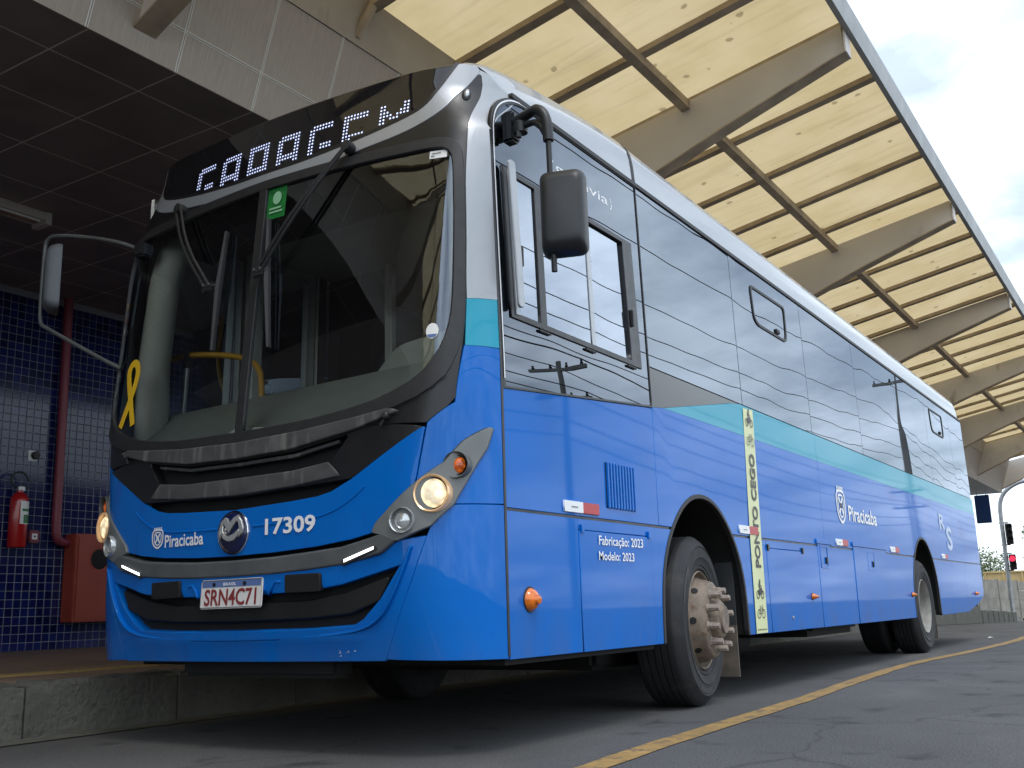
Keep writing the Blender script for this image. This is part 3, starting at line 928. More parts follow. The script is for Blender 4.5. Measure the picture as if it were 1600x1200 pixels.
# --- front panels -------------------------------------------------------
G = [(0, 2.722), (.5, 2.715), (.85, 2.705), (1.02, 2.70), (1.089, 2.686), (1.124, 2.630), (1.141, 2.45), (1.147, 2.137), (1.146, 1.895), (1.132, 1.776), (1.097, 1.676), (1.018, 1.583), (.844, 1.512), (.64, 1.475), (.387, 1.452), (0, 1.447)]
GK = [(0, 2.768), (.5, 2.760), (.9, 2.752), (1.065, 2.746), (1.135, 2.708), (1.160, 2.64), (1.175, 2.451), (1.178, 2.078), (1.175, 1.779), (1.155, 1.660), (1.114, 1.560), (.976, 1.479), (.714, 1.431), (.428, 1.400), (0, 1.388)]
def half_smooth(h, n=1): return chaikin(h, n, False)
Gs = sym(half_smooth(G)); GKs = sym(half_smooth(GK))
wg = panel('windshield', Gs, MF, 'wind', bus, off=-.004, thick=.006, edge=.001)
gk = panel('windshield_gasket', GKs, MF, 'rubber', wg, off=.014, thick=.02, holes=[Gs], edge=.006)
# thin bright lip around the rubber
lip = half_smooth([(a * 1.004, b + (.004 if b > 2 else -.004)) for a, b in GK])
decal('gasket_lip', [q for q in stroke(sym(lip), .005, True)], MF, 'greybar', wg, off=.004)
panel('centre_mullion', [(-.024, 1.44), (.024, 1.44), (.024, 2.73), (-.024, 2.73)], MF, 'rubber', wg, off=.012, thick=.02, edge=.005)
HB = [(0, 2.742), (.443, 2.770), (.594, 2.792), (.853, 2.826), (1.020, 2.897), (1.078, 3.032), (1.128, 3.138)]
HT = [(0, 2.815), (.274, 2.815), (.586, 2.848), (.844, 2.900), (.951, 2.947), (1.002, 3.054), (1.041, 3.140), (1.060, 3.183)]
HBs = half_smooth(HB, 2); HTs = half_smooth(HT, 2)
MASKR = [(1.147, 3.120), (1.150, 2.99), (1.158, 2.873), (1.170, 2.745), (1.181, 2.45), (1.184, 2.14), (1.181, 1.779), (1.160, 1.547), (1.155, 1.471), (1.054, 1.384)]
MRs = half_smooth(MASKR, 1)
mask = half_smooth(HB, 2)[:-1] + [(1.130, 3.142), (1.141, 3.140)] + MRs[0:] + [(.85, 1.397), (.70, 1.402), (.4, 1.378), (0, 1.368)]
GI = [(a * .996, b - .008 if b > 2 else b + .008) for a, b in G]
panel('black_mask', sym(mask), MF, 'mask', bus, off=0, holes=[sym(half_smooth(G))])
# silver horn strip: follows the display and runs up into the roof
HORN = HTs + [(1.066, 3.188), (1.125, 3.186), (1.136, 3.168), (1.132, 3.144)] + HBs[::-1]
panel('silver_horn_strip', HORN, MF, 'white', bus, off=.004, edge=.004, sa=.03, sb=.04)
panel('silver_horn_strip', mirp(HORN), MF, 'white', bus, off=.004, edge=.004, sa=.03, sb=.04)
ZT = [(0, 3.150), (.5, 3.152), (1.0, 3.170), (1.054, 3.184)]
disp = [(a, b) for a, b in ZT] + [(a - .004, b + .004) for a, b in HTs[::-1][1:-1]] + [(0, 2.819)]
dsp = panel('destination_display', sym(disp), MF, 'disp', bus, off=0, edge=.003)
# black border inside the display bottom
bord = [(a, b + .006) for a, b in HTs]
decal('display_border', stroke([(-a, b + .012) for a, b in reversed(HTs) if a > 0] + [(a, b + .012) for a, b in HTs], .026), MF, 'mask', dsp, off=.002)
# LED glyphs (lower half is hidden behind the border)
def glyph(c):
    s = set()
    def rect(x0, x1, y0, y1):
        for x in range(x0, x1 + 1):
            for y in range(y0, y1 + 1): s.add((x, y))
    if c == 'G': rect(1, 7, 0, 1); rect(0, 1, 1, 12); rect(4, 7, 6, 7); rect(6, 7, 6, 12); rect(1, 7, 11, 12)
    if c == 'A': rect(1, 7, 0, 1); rect(0, 1, 1, 12); rect(6, 7, 0, 12); rect(0, 7, 6, 7)
    if c == 'R': rect(0, 7, 0, 1); rect(0, 1, 0, 12); rect(6, 7, 0, 6); rect(0, 7, 7, 8)
    if c == 'E': rect(0, 7, 0, 1); rect(0, 1, 0, 12); rect(0, 6, 6, 7); rect(0, 7, 11, 12)
    if c == 'M':
        rect(0, 1, 0, 12); rect(7, 8, 0, 12)
        for k in range(4): s.add((1 + k, k + 1)); s.add((7 - k, k + 1)); s.add((1 + k, k + 2)); s.add((7 - k, k + 2))
    return s
dots = []
pit = .0188
hx = [p[0] for p in HTs]; hz = [p[1] for p in HTs]
for k, c in enumerate('GARAGEM'):
    x0 = -.575 + .213 * k
    for (i, j) in glyph(c):
        x = x0 + i * pit; z = 3.002 - j * pit
        if z < lerpt(abs(x), hx, hz) + .026: continue
        dots.append(circ(x, z, .0055, 6))
o = decal('led_dots', dots, MF, 'led', dsp, off=.003); o['kind'] = 'stuff'
# blue corners, teal band, silver pillars
for sgn in (1, -1):
    fx = (lambda p: p) if sgn == 1 else mirp
    corner = [(1.060, 1.382), (1.158, 1.468), (1.165, 1.547), (1.184, 1.722), (1.25, 1.730), (1.25, 1.040), (1.141, 1.036), (1.166, 1.127), (1.214, 1.276), (1.229, 1.362), (1.171, 1.299), (1.114, 1.207), (1.018, 1.129), (1.012, 1.136)]
    panel('corner_panel', fx(corner), MF, 'blue_front', bus, off=0, sa=.025)
    panel('teal_band', fx([(1.185, 1.725), (1.25, 1.734), (1.25, 1.957), (1.188, 1.940)]), MF, 'teal', bus, off=0, sa=.02, edge=.001)
    pil = [(1.188, 1.942), (1.25, 1.959), (1.25, 3.00), (1.25, 3.056), (1.21, 3.097), (1.17, 3.157), (1.140, 3.168), (1.136, 3.145), (1.146, 3.140)] + [(a + .003, b) for a, b in MRs if b > 1.96][1:]
    panel('a_pillar', fx(pil), MF, 'white', bus, off=.001, sa=.02, edge=.001)
    # hood side / bumper corner
    bc = [(1.135, 1.028), (1.25, 1.032), (1.25, .392), (.842, .405), (.988, .728), (1.05, .90), (1.066, .945)]
    panel('bumper_corner', fx(bc), MF, 'blue_front', bus, off=0, sa=.03)
# hood with emblem
hood = [(0, 1.079), (.359, 1.093), (.50, 1.103), (.581, 1.119), (.69, 1.166), (.856, 1.262), (1.028, 1.360), (1.045, 1.362), (1.003, 1.132), (.944, 1.069), (.820, .962), (.803, .931), (.69, .909), (.502, .889), (.25, .876), (0, .872)]
def crease(a, b):     # soft horizontal crease across the hood
    zc = 1.0 + .17 * max(0, abs(a) - .35)
    return .010 * sst(1 - abs(b - zc) / .14) if abs(a) < .85 else 0
hood_o = panel('hood', sym(hood), MF, 'blue_front', bus, off=.002, sa=.04, sb=.025)
# fine crease highlight moulding
for s in (1, -1):
    cr = [(.12, 1.000), (.3, 1.003), (.48, 1.010), (.60, 1.035), (.70, 1.085), (.76, 1.13)]
    panel('hood_crease', (lambda p: p if s == 1 else mirp(p))([(a, b + .002) for a, b in chaikin(cr, 2, False)] + [(a, b - .002) for a, b in reversed(chaikin(cr, 2, False))]), MF, 'blue_front', hood_o, off=.0065, thick=.008, edge=.004, sa=.06)
# grille panel
gr = [(0, 1.362), (.4, 1.371), (.70, 1.395), (.85, 1.390), (1.035, 1.366), (.856, 1.268), (.69, 1.174), (.357, 1.160), (0, 1.148)]
slot = [(0, 1.318), (.346, 1.326), (.655, 1.372), (.664, 1.355), (.577, 1.252), (.354, 1.229), (0, 1.226)]
grp = panel('grille_panel', sym(gr), MF, 'mask', bus, off=.004, thick=.05, holes=[sym(slot)], edge=.006)
ledge = [(0, 1.392), (.4, 1.405), (.70, 1.432), (.86, 1.452), (.92, 1.445), (.70, 1.388), (.346, 1.336), (0, 1.326)]
panel('grille_ledge', sym(ledge), MF, 'grille', grp, off=.022, thick=.03, edge=.008)
panel('grille_trim', sym([(0, 1.306), (.348, 1.312), (.60, 1.350), (.60, 1.340), (.348, 1.300), (0, 1.294)]), MF, 'grille', grp, off=-.012, thick=.02, edge=.003)
panel('grille_band', sym([(0, 1.222), (.354, 1.225), (.560, 1.246), (.62, 1.19), (.357, 1.166), (0, 1.154)]), MF, 'grille', grp, off=.013, thick=.02, edge=.008)
panel('grille_recess', sym([(0, 1.40), (.75, 1.40), (.70, 1.06), (0, 1.05)]), MF, 'dark', grp, off=-.06, thick=.004)
# wiper pivot latch on the hood corner
for s in (1, -1):
    bm = bmesh.new()
    p, n = MF(s * .87, 1.425)
    lathe(bm, [(0, 0), (.016, 0), (.016, .03), (.010, .036), (0, .036)], p, n, 12)
    q, n2_ = MF(s * .845, 1.385)
    tube(bm, [p + n * .02, q + n * .02], .006, 6)
    fin('washer_nozzle', bm, 'rubber', bus, 40)
# bumper: bar, blue upper bumper, lower grille
panel('bumper_recess', sym([(0, .93), (.86, .95), (.90, .80), (.80, .52), (0, .50)]), MF, 'dark', bus, off=-.07, thick=.004)
bar = [(0, .838), (.25, .842), (.447, .852), (.648, .866), (.80, .897), (.858, .914), (.91, .892), (.845, .848), (.66, .810), (.447, .795), (.25, .787), (0, .785)]
barp = panel('bumper_bar', sym(bar), MF, 'greybar', bus, off=.022, thick=.06, edge=.012, sb=.02)
for s in (1, -1):
    fx = (lambda p: p) if s == 1 else mirp
    d = panel('daytime_light', fx([(.655, .817), (.83, .872), (.835, .856), (.66, .798)]), MF, 'rubber', barp, off=.026, thick=.01, edge=.003)
    for k in range(8):
        x = .668 + k * .0195; z = .811 + k * .0060
        panel('led_segment', fx([(x, z), (x + .016, z + .005), (x + .017, z + .019 - .003), (x + .001, z - .0 + .011)]), MF, 'drl', d, off=.029, thick=.003, edge=.001, sa=0, sb=0)
bup = [(0, .782), (.25, .784), (.447, .792), (.66, .807), (.845, .845), (.93, .885), (1.045, .90), (.98, .728), (.834, .40), (0, .398)]
lg = [(0, .693), (.446, .699), (.646, .722), (.94, .792), (.836, .650), (.741, .566), (.69, .541), (.435, .530), (0, .528)]
def bump_off(a, b):
    # moulded lip under the lower grille and step round the plate
    o = .0
    o += .022 * sst(1 - abs(b - .503) / .035) * sst((.86 - abs(a)) / .2)
    o += .012 * sst((b - .70) / .03) * sst((.80 - abs(a)) / .12)
    return o
bmp = panel('bumper', sym(bup), MF, 'blue_front', bus, holes=[sym(lg)], offf=bump_off, thick=.05, sa=.04, sb=.02, edge=.005)
panel('lower_grille_bar', sym([(0, .638), (.446, .648), (.646, .676), (.86, .735), (.815, .65), (.66, .600), (.435, .585), (0, .580)]), MF, 'lowgrille', bmp, off=-.012, thick=.03, edge=.012)
panel('lower_grille_mesh', sym([(0, .70), (.93, .79), (.80, .53), (0, .52)]), MF, 'dark', bmp, off=-.05, thick=.004)
# V crease from lamp to lamp round the bumper base
vh = chaikin([(.985, .86), (.93, .72), (.86, .60), (.77, .535), (.6, .508), (.3, .498), (0, .496)], 2, False)
vc = vh + [(-a, b) for a, b in reversed(vh[:-1])]
panel('bumper_crease', [(a, b + .001) for a, b in vc] + [(a, b - .001) for a, b in reversed(vc)], MF, 'blue_front', bmp, off=.021, thick=.026, edge=.006, sa=.05)
for s in (1, -1):
    fx = (lambda p: p) if s == 1 else mirp
    st2 = [(.30, .742), (.27, .745), (.245, .715), (.235, .69)]
    panel('plate_step', fx([(a, b + .003) for a, b in st2] + [(a, b - .003) for a, b in reversed(st2)]), MF, 'blue_front', bmp, off=.018, thick=.02, edge=.004, sa=0, sb=0)
# sensors, plate
for x0, x1, z0, z1 in ((-.565, -.355, .696, .768), (.34, .535, .696, .768)):
    panel('tow_cover', roundc([(x0, z0), (x1, z0), (x1, z1), (x0, z1)], .008, 2), MF, 'lowgrille', bmp, off=.026, thick=.03, edge=.004)
pl = panel('licence_plate', roundc([(-.2, .636), (.2, .636), (.2, .766), (-.2, .766)], .012, 3), lambda a, b: (Vector((a, -.020 + (b - .70) * .06, b)), Vector((0, -1, 0))), 'plate', bus, off=0, thick=.004, sa=0, sb=0, edge=.002)
MP = lambda a, b: (Vector((a, -.020 + (b - .70) * .06, b)), Vector((0, -1, 0)))
decal('plate_header', [[(-.192, .732), (.192, .732), (.192, .760), (-.192, .760)]], MP, 'plateblue', pl, off=.0015)
text('plate_country', 'BRASIL', MP, 'decal', pl, -.05, .035, .738, .752, .01, off=.003)
text('plate_number', 'SRN4C71', MP, 'platetxt', pl, -.172, .168, .648, .724, .02, off=.0025)
decal('plate_rim', [q for q in stroke([(-.196, .640), (.196, .640), (.196, .762), (-.196, .762)], .004, True)], MP, 'greybar', pl, off=.002)
for x in (-.11, .09):
    latheo('plate_bolt', [(0, .004), (.009, .004), (.009, 0)], MP(x, .745)[0] + Vector((0, -.003, 0)), (0, -1, 0), 'ink', pl, 10)
boxo('plate_bracket', (-.22, -.012, .70), (.22, .01, .775), 'blue_front', bus, .008)
# scuffed paint at the bumper's lower edge
rnd_ = random.Random(11)
sc_ = []
for k in range(14):
    x, z = .60 + rnd_.uniform(0, .09), .415 + rnd_.uniform(0, .03)
    sc_.append([(x + rnd_.uniform(-1, 1) * .008, z + rnd_.uniform(-1, 1) * .005) for _ in range(3)])
o = decal('paint_scuff', sc_, MF, 'paper', bmp, off=.004); o['kind'] = 'stuff'
# lettering on the hood
MH = lambda a, b: MF(a, b)
text('fleet_number', '17309', MF, 'decal', hood_o, .203, .500, .953, 1.028, .025, off=.0075)
text('city_name', 'Piracicaba', MF, 'decal', hood_o, -.494, -.205, .936, .998, .018, off=.0075)
def shield(M, cx, cz_, w, h, parent, off):
    o_ = [(-.5, .38), (-.5, -.1), (-.38, -.32), (0, -.5), (.38, -.32), (.5, -.1), (.5, .38), (0, .44)]
    o_ = [(cx + a * w, cz_ + b * h) for a, b in chaikin(o_, 1)]
    q = stroke(o_, w * .10, True)
    i_ = [(cx + (a - cx) * .66, cz_ + (b - cz_) * .70) for a, b in o_]
    q += stroke(i_, w * .07, True)
    q += stroke([(cx - .2 * w, cz_ + .22 * h), (cx + .2 * w, cz_ - .2 * h)], w * .12) + stroke([(cx + .2 * w, cz_ + .22 * h), (cx - .2 * w, cz_ - .2 * h)], w * .12)
    q += [circ(cx, cz_, w * .14, 10, h * .08)]
    for k in range(5):
        x = cx + (-.32 + .16 * k) * w
        q.append([(x - .05 * w, cz_ + .45 * h), (x + .05 * w, cz_ + .45 * h), (x + .05 * w, cz_ + .54 * h), (x - .05 * w, cz_ + .54 * h)])
    return decal('city_crest', q, M, 'decal', parent, off)
shield(MF, -.553, .985, .085, .10, hood_o, .0075)
# emblem
ec, en = MF(0, .978)
emb = latheo('emblem', [(0, .012), (.085, .012), (.094, .006), (.098, 0), (.098, -.01)], ec + en * .002, en, P('emblem_navy', (.006, .012, .06), .2, 0, .6), bus, 40)
latheo('emblem_ring', [(.096, .004), (.099, .010), (.102, .004), (.102, -.004), (.096, -.004)], ec + en * .002, en, 'chrome', emb, 40, True)
ME = lambda a, b: (Vector((a * .088, ec.y - .016, .983 + b * .085)), Vector((0, -1, 0)))
EM = [(-.85, -.43), (-.95, 0), (-.78, .54), (-.52, .74), (-.38, .69), (-.22, .40), (.15, .71), (.42, .83), (.68, .54), (.82, .17), (.78, -.09), (.55, -.34), (.62, .06), (.48, .51), (.32, .57), (-.22, -.06), (-.62, .49), (-.78, .17), (-.85, -.09)]
ER = [(-.68, .37), (-.72, .06), (-.52, -.23), (-.25, -.29), (.15, -.17), (.52, .09), (.48, -.17), (.15, -.46), (-.25, -.51), (-.62, -.34), (-.78, -.06), (-.77, .23)]
ME2 = lambda a, b: (Vector((a + .004, ec.y - .016, .983 + b)), Vector((0, -1, 0)))
MT['emblem'] = P('emblem_silver', (0.72, 0.72, 0.70), 0.3, 0.75)
for nm, pp in (('emblem_m', EM), ('emblem_crescent', ER)):
    panel(nm, [(a * .088, b * .085) for a, b in pp], ME2, 'emblem', emb, off=.008, thick=.012, edge=.004, sa=0, sb=0)

# --- lamps ------------------------------------------------------------------
BZ = [(1.229, 1.365), (1.171, 1.299), (1.114, 1.207), (1.016, 1.129), (.946, 1.071), (.824, .963), (.807, .931), (.855, .918), (.926, .890), (1.061, .945), (1.131, 1.031), (1.165, 1.127), (1.215, 1.276)]
for s in (1, -1):
    fx = (lambda p: p) if s == 1 else mirp
    bz = panel('headlamp_bezel', fx(roundc(BZ, .006, 2)), MF, 'bezel', bus, off=.016, thick=.03, edge=.006, sa=.03, sb=.03)
    ax = Vector((s * .30, -1, 0)).normalized()
    for nm, x, z, r, mt in (('turn_signal', 1.149, 1.197, .056, 'amberlit'), ('headlamp', 1.074, 1.078, .077, 'headlamp'), ('driving_lamp', .955, .971, .053, 'clearlens')):
        p, n = MF(s * x, z)
        base = p + n * (.022 if nm == 'turn_signal' and s < 0 else .004)
        sl_ = .03 if nm == 'headlamp' else .026
        hs = latheo(nm + '_housing', [(r * 1.02, -.03), (r * 1.04, sl_ - .004), (r, sl_ + .004), (r * .93, sl_), (r * .88, -.03)], base, ax, 'lampgold' if nm == 'headlamp' else ('greybar' if nm == 'turn_signal' else 'clearlens'), bz, 36)
        if nm == 'turn_signal': r = .048
        lens = [(0, .016), (r * .3, .0145), (r * .55, .010), (r * .72, .003), (r * .80, -.006), (r * .80, -.02)]
        latheo(nm + '_lens', [(a, b + (0.016 if nm == 'headlamp' else .006)) for a, b in lens], base, ax, mt, hs, 32)
        latheo(nm + '_rim', [(r * .80, .004), (r * .83, .014), (r * .87, .012), (r * .89, 0)], base, ax, 'rubber' if nm != 'driving_lamp' else 'chrome', hs, 32)
# upper marker lamps in the mask
for s in (1, -1):
    p, n = MF(s * 1.102, 3.014)
    bm = bmesh.new(); bmesh.ops.create_uvsphere(bm, u_segments=16, v_segments=10, radius=1)
    upv = Vector((s * .35, 0, 1)); upv = (upv - n * upv.dot(n)).normalized(); side = upv.cross(n)
    bm2 = bm.copy()
    for v in bm.verts: v.co = p + side * v.co.x * .022 + upv * v.co.z * .042 + n * v.co.y * .014
    mk = fin('clearance_lamp', bm, 'rubber', bus, 60)
    for v in bm2.verts: v.co = p + n * .008 + side * v.co.x * .013 + upv * v.co.z * .03 + n * v.co.y * .014
    fin('lens', bm2, 'clearlens', mk, 60)

# --- front top cap and roof -------------------------------------------------
RS = [(0, 3.44), (.5, 3.432), (.85, 3.415), (1.02, 3.395), (1.10, 3.37), (1.16, 3.335), (1.195, 3.28), (1.213, 3.20), (1.222, 3.075)]
def rz(x): return lerpt(abs(x), [p[0] for p in RS], [p[1] for p in RS])
def ztop(x): return lerpt(abs(x), [0, .5, 1.0, 1.066, 1.13, 1.17, 1.21, 1.25], [3.152, 3.154, 3.172, 3.189, 3.188, 3.158, 3.098, 3.056])
def capgrid(name, x0, x1, n, mat):
    bm = bmesh.new(); rows = []
    for i in range(n + 1):
        x = x0 + (x1 - x0) * i / n
        a = SF(x, ztop(x)); xb = math.copysign(lerpt(abs(x), [0, 1.087, 1.25], [0, 1.087, 1.222]), x)
        b = Vector((xb, 1.93, rz(xb)))
        h = max(.02, b.z - a.z)
        ta = Vector((0, .45, 1.0)) * h * 1.5; tb = Vector((0, 1, 0)) * 1.0
        row = []
        for k in range(11):
            t = k / 10
            p = a * (2 * t ** 3 - 3 * t * t + 1) + ta * (t ** 3 - 2 * t * t + t) + b * (-2 * t ** 3 + 3 * t * t) + tb * (t ** 3 - t * t)
            row.append(bm.verts.new(p))
        rows.append(row)
    for i in range(n):
        for k in range(10): bm.faces.new((rows[i][k], rows[i + 1][k], rows[i + 1][k + 1], rows[i][k + 1]))
    return fin(name, bm, mat, bus, 60)
capgrid('display_hood', -1.062, 1.062, 30, 'mask')
capgrid('roof_corner', 1.064, 1.25, 24, 'white')
capgrid('roof_corner', -1.25, -1.064, 24, 'white')
RSf = chaikin([(-a, b) for a, b in reversed(RS)] + RS[1:], 2, False)
def roofpart(name, y0, y1):
    bm = bmesh.new()
    A = [bm.verts.new((a, y0, b)) for a, b in RSf]; B = [bm.verts.new((a, y1, b)) for a, b in RSf]
    for i in range(len(A) - 1): bm.faces.new((A[i], A[i + 1], B[i + 1], B[i]))
    return fin(name, bm, 'white', bus, 60)
roofpart('roof', 1.945, 12.25)
# roof joint band
bm = bmesh.new()
A = [bm.verts.new((a * 1.002, 1.92, b + .004)) for a, b in RSf]; B = [bm.verts.new((a * 1.002, 1.955, b + .004)) for a, b in RSf]
for i in range(len(A) - 1): bm.faces.new((A[i], A[i + 1], B[i + 1], B[i]))
fin('roof_joint', bm, 'rubber', bus, 60)
# rounded rear end of the roof
bm = bmesh.new(); prev = None
for k in range(9):
    t = k / 8 * math.pi / 2
    row = [bm.verts.new((a * (1 - .05 * (1 - math.cos(t))), 12.25 + .36 * math.sin(t), 3.06 + (b - 3.06) * math.cos(t) ** .8 if k < 8 else 3.06)) for a, b in RSf]
    if prev:
        for i in range(len(row) - 1): bm.faces.new((prev[i], prev[i + 1], row[i + 1], row[i]))
    prev = row
fin('roof_rear', bm, 'white', bus, 60)
for M, s in ((MR, 1), (ML, -1)):
    panel('drip_rail', [(SEAM + .2, 3.050), (12.55, 3.050), (12.55, 3.073), (SEAM + .2, 3.073)], M, 'rubber', bus, off=.010, thick=.03, sa=0, sb=0, edge=.004)

# --- right (driver) side ----------------------------------------------------
YR = 12.62
ARC = [(.66, .388), (.655, .55), (.63, .74), (.575, .88), (.50, .99), (.40, 1.09), (.28, 1.175), (.15, 1.228), (0, 1.246)]
def arch(yc):
    p = [(yc - a, b) for a, b in ARC] + [(yc + a, b) for a, b in reversed(ARC[:-1])]
    return chaikin(p, 1, False)
YF, YB = 2.59, 8.87
def arch_at(yc, z):        # half width at height z
    for i in range(len(ARC) - 1):
        if ARC[i][1] <= z <= ARC[i + 1][1]:
            t = (z - ARC[i][1]) / (ARC[i + 1][1] - ARC[i][1]); return ARC[i][0] + (ARC[i + 1][0] - ARC[i][0]) * t
    return 0
ZS0, ZS1, ZB, ZG = .388, 1.016, 1.714, 1.942
def upper(y0, y1, z1a, z1b, arcs=()):
    p = [(y0, ZS1 + .012)]
    for yc in arcs:
        aa = [q for q in arch(yc) if q[1] > ZS1 + .012]
        w = arch_at(yc, ZS1 + .012)
        p += [(yc - w, ZS1 + .012)] + aa + [(yc + w, ZS1 + .012)]
    return p + [(y1, ZS1 + .012), (y1, z1b), (y0, z1a)]
side_kw = dict(sa=0, sb=0, edge=.004, thick=.02)
panel('side_panel', upper(SEAM + .006, 1.944, 1.553, 1.690), MR, 'blue', bus, **side_kw)
panel('side_panel', upper(1.952, 5.113, 1.697, ZB, [YF])[:-1] + [(2.10, ZB), (1.952, 1.697)], MR, 'blue', bus, **side_kw)
def cut_right(poly): return poly
# panel 3 carries the front half of the rear arch, panel 4 the rear half
w1 = arch_at(YB, ZS1 + .012)
aa = [q for q in arch(YB) if q[1] > ZS1 + .012]
JR = 8.426
la = [q for q in aa if q[0] < JR - .0]
ra = [q for q in aa if q[0] > JR + .0]
panel('side_panel', [(5.121, ZS1 + .012), (JR - .06, ZS1 + .012), (JR - .004, ZS1 + .05), (JR - .004, ZB), (5.121, ZB)], MR, 'blue', bus, **side_kw)
panel('side_panel', [(JR + .004, ZS1 + .05)] + ra + [(YB + w1, ZS1 + .012), (11.40, ZS1 + .012), (11.40, ZB), (JR + .004, ZB)], MR, 'blue', bus, **side_kw)
panel('side_panel', [(11.408, ZS1 + .012), (YR, ZS1 + .012), (YR, ZB), (11.408, ZB)], MR, 'blue', bus, **side_kw)
# teal band above the blue
tk = dict(sa=0, sb=.2, edge=.002, thick=.02)
panel('teal_band', [(2.11, ZB + .002), (5.113, ZB + .002), (5.113, ZG - .008), (3.40, ZG - .008), (3.22, 1.912)], MR, 'teal', bus, **tk)
for y0, y1 in ((5.121, JR - .004), (JR + .004, 11.40), (11.408, YR)):
    panel('teal_band', [(y0, ZB + .002), (y1, ZB + .002), (y1, ZG - .008), (y0, ZG - .008)], MR, 'teal', bus, **tk)
panel('grey_side_panel', [(1.952, 1.700), (2.095, 1.716), (3.21, 1.914), (3.38, ZG - .008), (1.952, ZG - .008)], MR, 'spandrel', bus, **tk)
# lower skirts and service hatches
def skirt(name, y0, y1, z1=ZS1 - .006, extra=None):
    return panel(name, extra or [(y0, ZS0), (y1, ZS0), (y1, z1), (y0, z1)], MR, 'blue', bus, **side_kw)
fa = [q for q in arch(YF)]
la = [q for q in fa if q[0] <= YF and q[1] < ZS1 - .01]; ra = [q for q in fa if q[0] >= YF and q[1] < ZS1 - .01]
wF = arch_at(YF, ZS1 - .006)
skirt('skirt_panel', SEAM + .006, 1.018)
skirt('skirt_panel', 0, 0, extra=[(1.026, .962), (1.835, .962), (1.835, ZS0)] + la + [(YF - wF, ZS1 - .006), (1.026, ZS1 - .006)])
h1 = panel('service_hatch', [(1.030, ZS0), (1.826, ZS0), (1.826, .954), (1.030, .954)], MR, 'blue', bus, off=.003, **side_kw)
for y in (1.05, 1.80): boxo('hinge', (1.25, y - .015, .945), (1.262, y + .015, .985), 'blue', h1, .003)
skirt('skirt_panel', 0, 0, extra=[(YF + .66, ZS0), (3.692, ZS0), (3.692, ZS1 - .006), (YF + wF, ZS1 - .006)] + ra)
h2 = panel('service_hatch', [(3.70, ZS0), (4.53, ZS0), (4.53, .955), (3.70, .955)], MR, 'blue', bus, off=.003, **side_kw)
skirt('skirt_panel', 0, 0, extra=[(4.538, ZS0), (4.900, ZS0), (4.900, ZS1 - .006), (3.70, ZS1 - .006), (3.70, .963), (4.538, .963)])
for y in (3.72, 4.50): boxo('hinge', (1.25, y - .018, .940), (1.263, y + .018, .985), 'mask', h2, .003)
latheo('hatch_lock', [(0, .006), (.012, .005), (.014, 0)], (1.254, 4.15, .475), (1, 0, 0), 'galv', h2, 12)
h3 = panel('service_hatch', [(4.908, ZS0), (5.25, ZS0), (5.25, 1.03), (4.908, 1.03)], MR, 'blue', bus, off=.003, **side_kw)
skirt('skirt_panel', 5.258, 5.955)
h4 = panel('service_hatch', [(5.963, ZS0), (7.12, ZS0), (7.12, 1.045), (5.963, 1.045)], MR, 'blue', bus, off=.005, **side_kw)
skirt('skirt_panel', 0, 0, extra=[(7.128, ZS0)] + [q for q in arch(YB) if q[0] <= YB and q[1] < ZS1 - .01] + [(YB - wF, ZS1 - .006), (7.128, ZS1 - .006)])
for h, y0, y1 in ((h3, 4.96, 5.16), (h4, 6.42, 6.66)):
    panel('latch_recess', [(y0, .845), (y1, .845), (y1, 1.02), (y0, 1.02)], MR, 'blue', h, off=.007, thick=.01, holes=[[(y0 + .012, .857), (y1 - .012, .857), (y1 - .012, 1.008), (y0 + .012, 1.008)]], sa=0, sb=0, edge=.003)
    boxo('latch', (1.252, (y0 + y1) / 2 + .03, .875), (1.266, (y0 + y1) / 2 + .06, .93), 'rubber', h, .004)
for h, y0, y1, z in ((h3, 4.87, 5.29, 1.035), (h4, 5.93, 7.15, 1.050)):
    panel('hatch_hinge_rail', [(y0, z), (y1, z), (y1, z + .032), (y0, z + .032)], MR, 'blue', h, off=.012, thick=.02, sa=0, sb=0, edge=.004)
skirt('skirt_panel', 0, 0, extra=[(YB + .66, ZS0), (11.30, ZS0 + .008), (11.30, ZS1 - .006), (YB + wF, ZS1 - .006)] + [q for q in arch(YB) if q[0] >= YB and q[1] < ZS1 - .01])
skirt('skirt_panel', 0, 0, extra=[(11.308, ZS0 + .008), (12.15, .50), (YR - .06, .58), (YR, .66), (YR, ZS1 - .006), (11.308, ZS1 - .006)])
# black strips painting the seam's shadow between upper and lower panels
panel('seam_shadow', [(SEAM + .006, ZS1 - .004), (YF - wF - .01, ZS1 - .004), (YF - wF - .01, ZS1 + .009), (SEAM + .006, ZS1 + .009)], MR, 'mask', bus, off=-.006, thick=.01, sa=0, sb=0, edge=.001)
panel('seam_shadow', [(YF + wF + .01, ZS1 - .004), (YB - wF - .01, ZS1 - .004), (YB - wF - .01, ZS1 + .009), (YF + wF + .01, ZS1 + .009)], MR, 'mask', bus, off=-.006, thick=.01, sa=0, sb=0, edge=.001)
panel('seam_shadow', [(YB + wF + .01, ZS1 - .004), (YR, ZS1 - .004), (YR, ZS1 + .009), (YB + wF + .01, ZS1 + .009)], MR, 'mask', bus, off=-.006, thick=.01, sa=0, sb=0, edge=.001)
# front/side seam rubber and backing behind the panels
panel('corner_seam', [(SEAM - .012, .40), (SEAM + .004, .40), (SEAM + .004, 2.80), (SEAM - .012, 2.80)], MR, 'mask', bus, off=.003, thick=.02, sa=0, sb=.2, edge=.001)
panel('corner_seam', [(SEAM - .012, .40), (SEAM + .004, .40), (SEAM + .004, 2.80), (SEAM - .012, 2.80)], ML, 'mask', bus, off=-.006, thick=.02, sa=0, sb=.2, edge=.001)
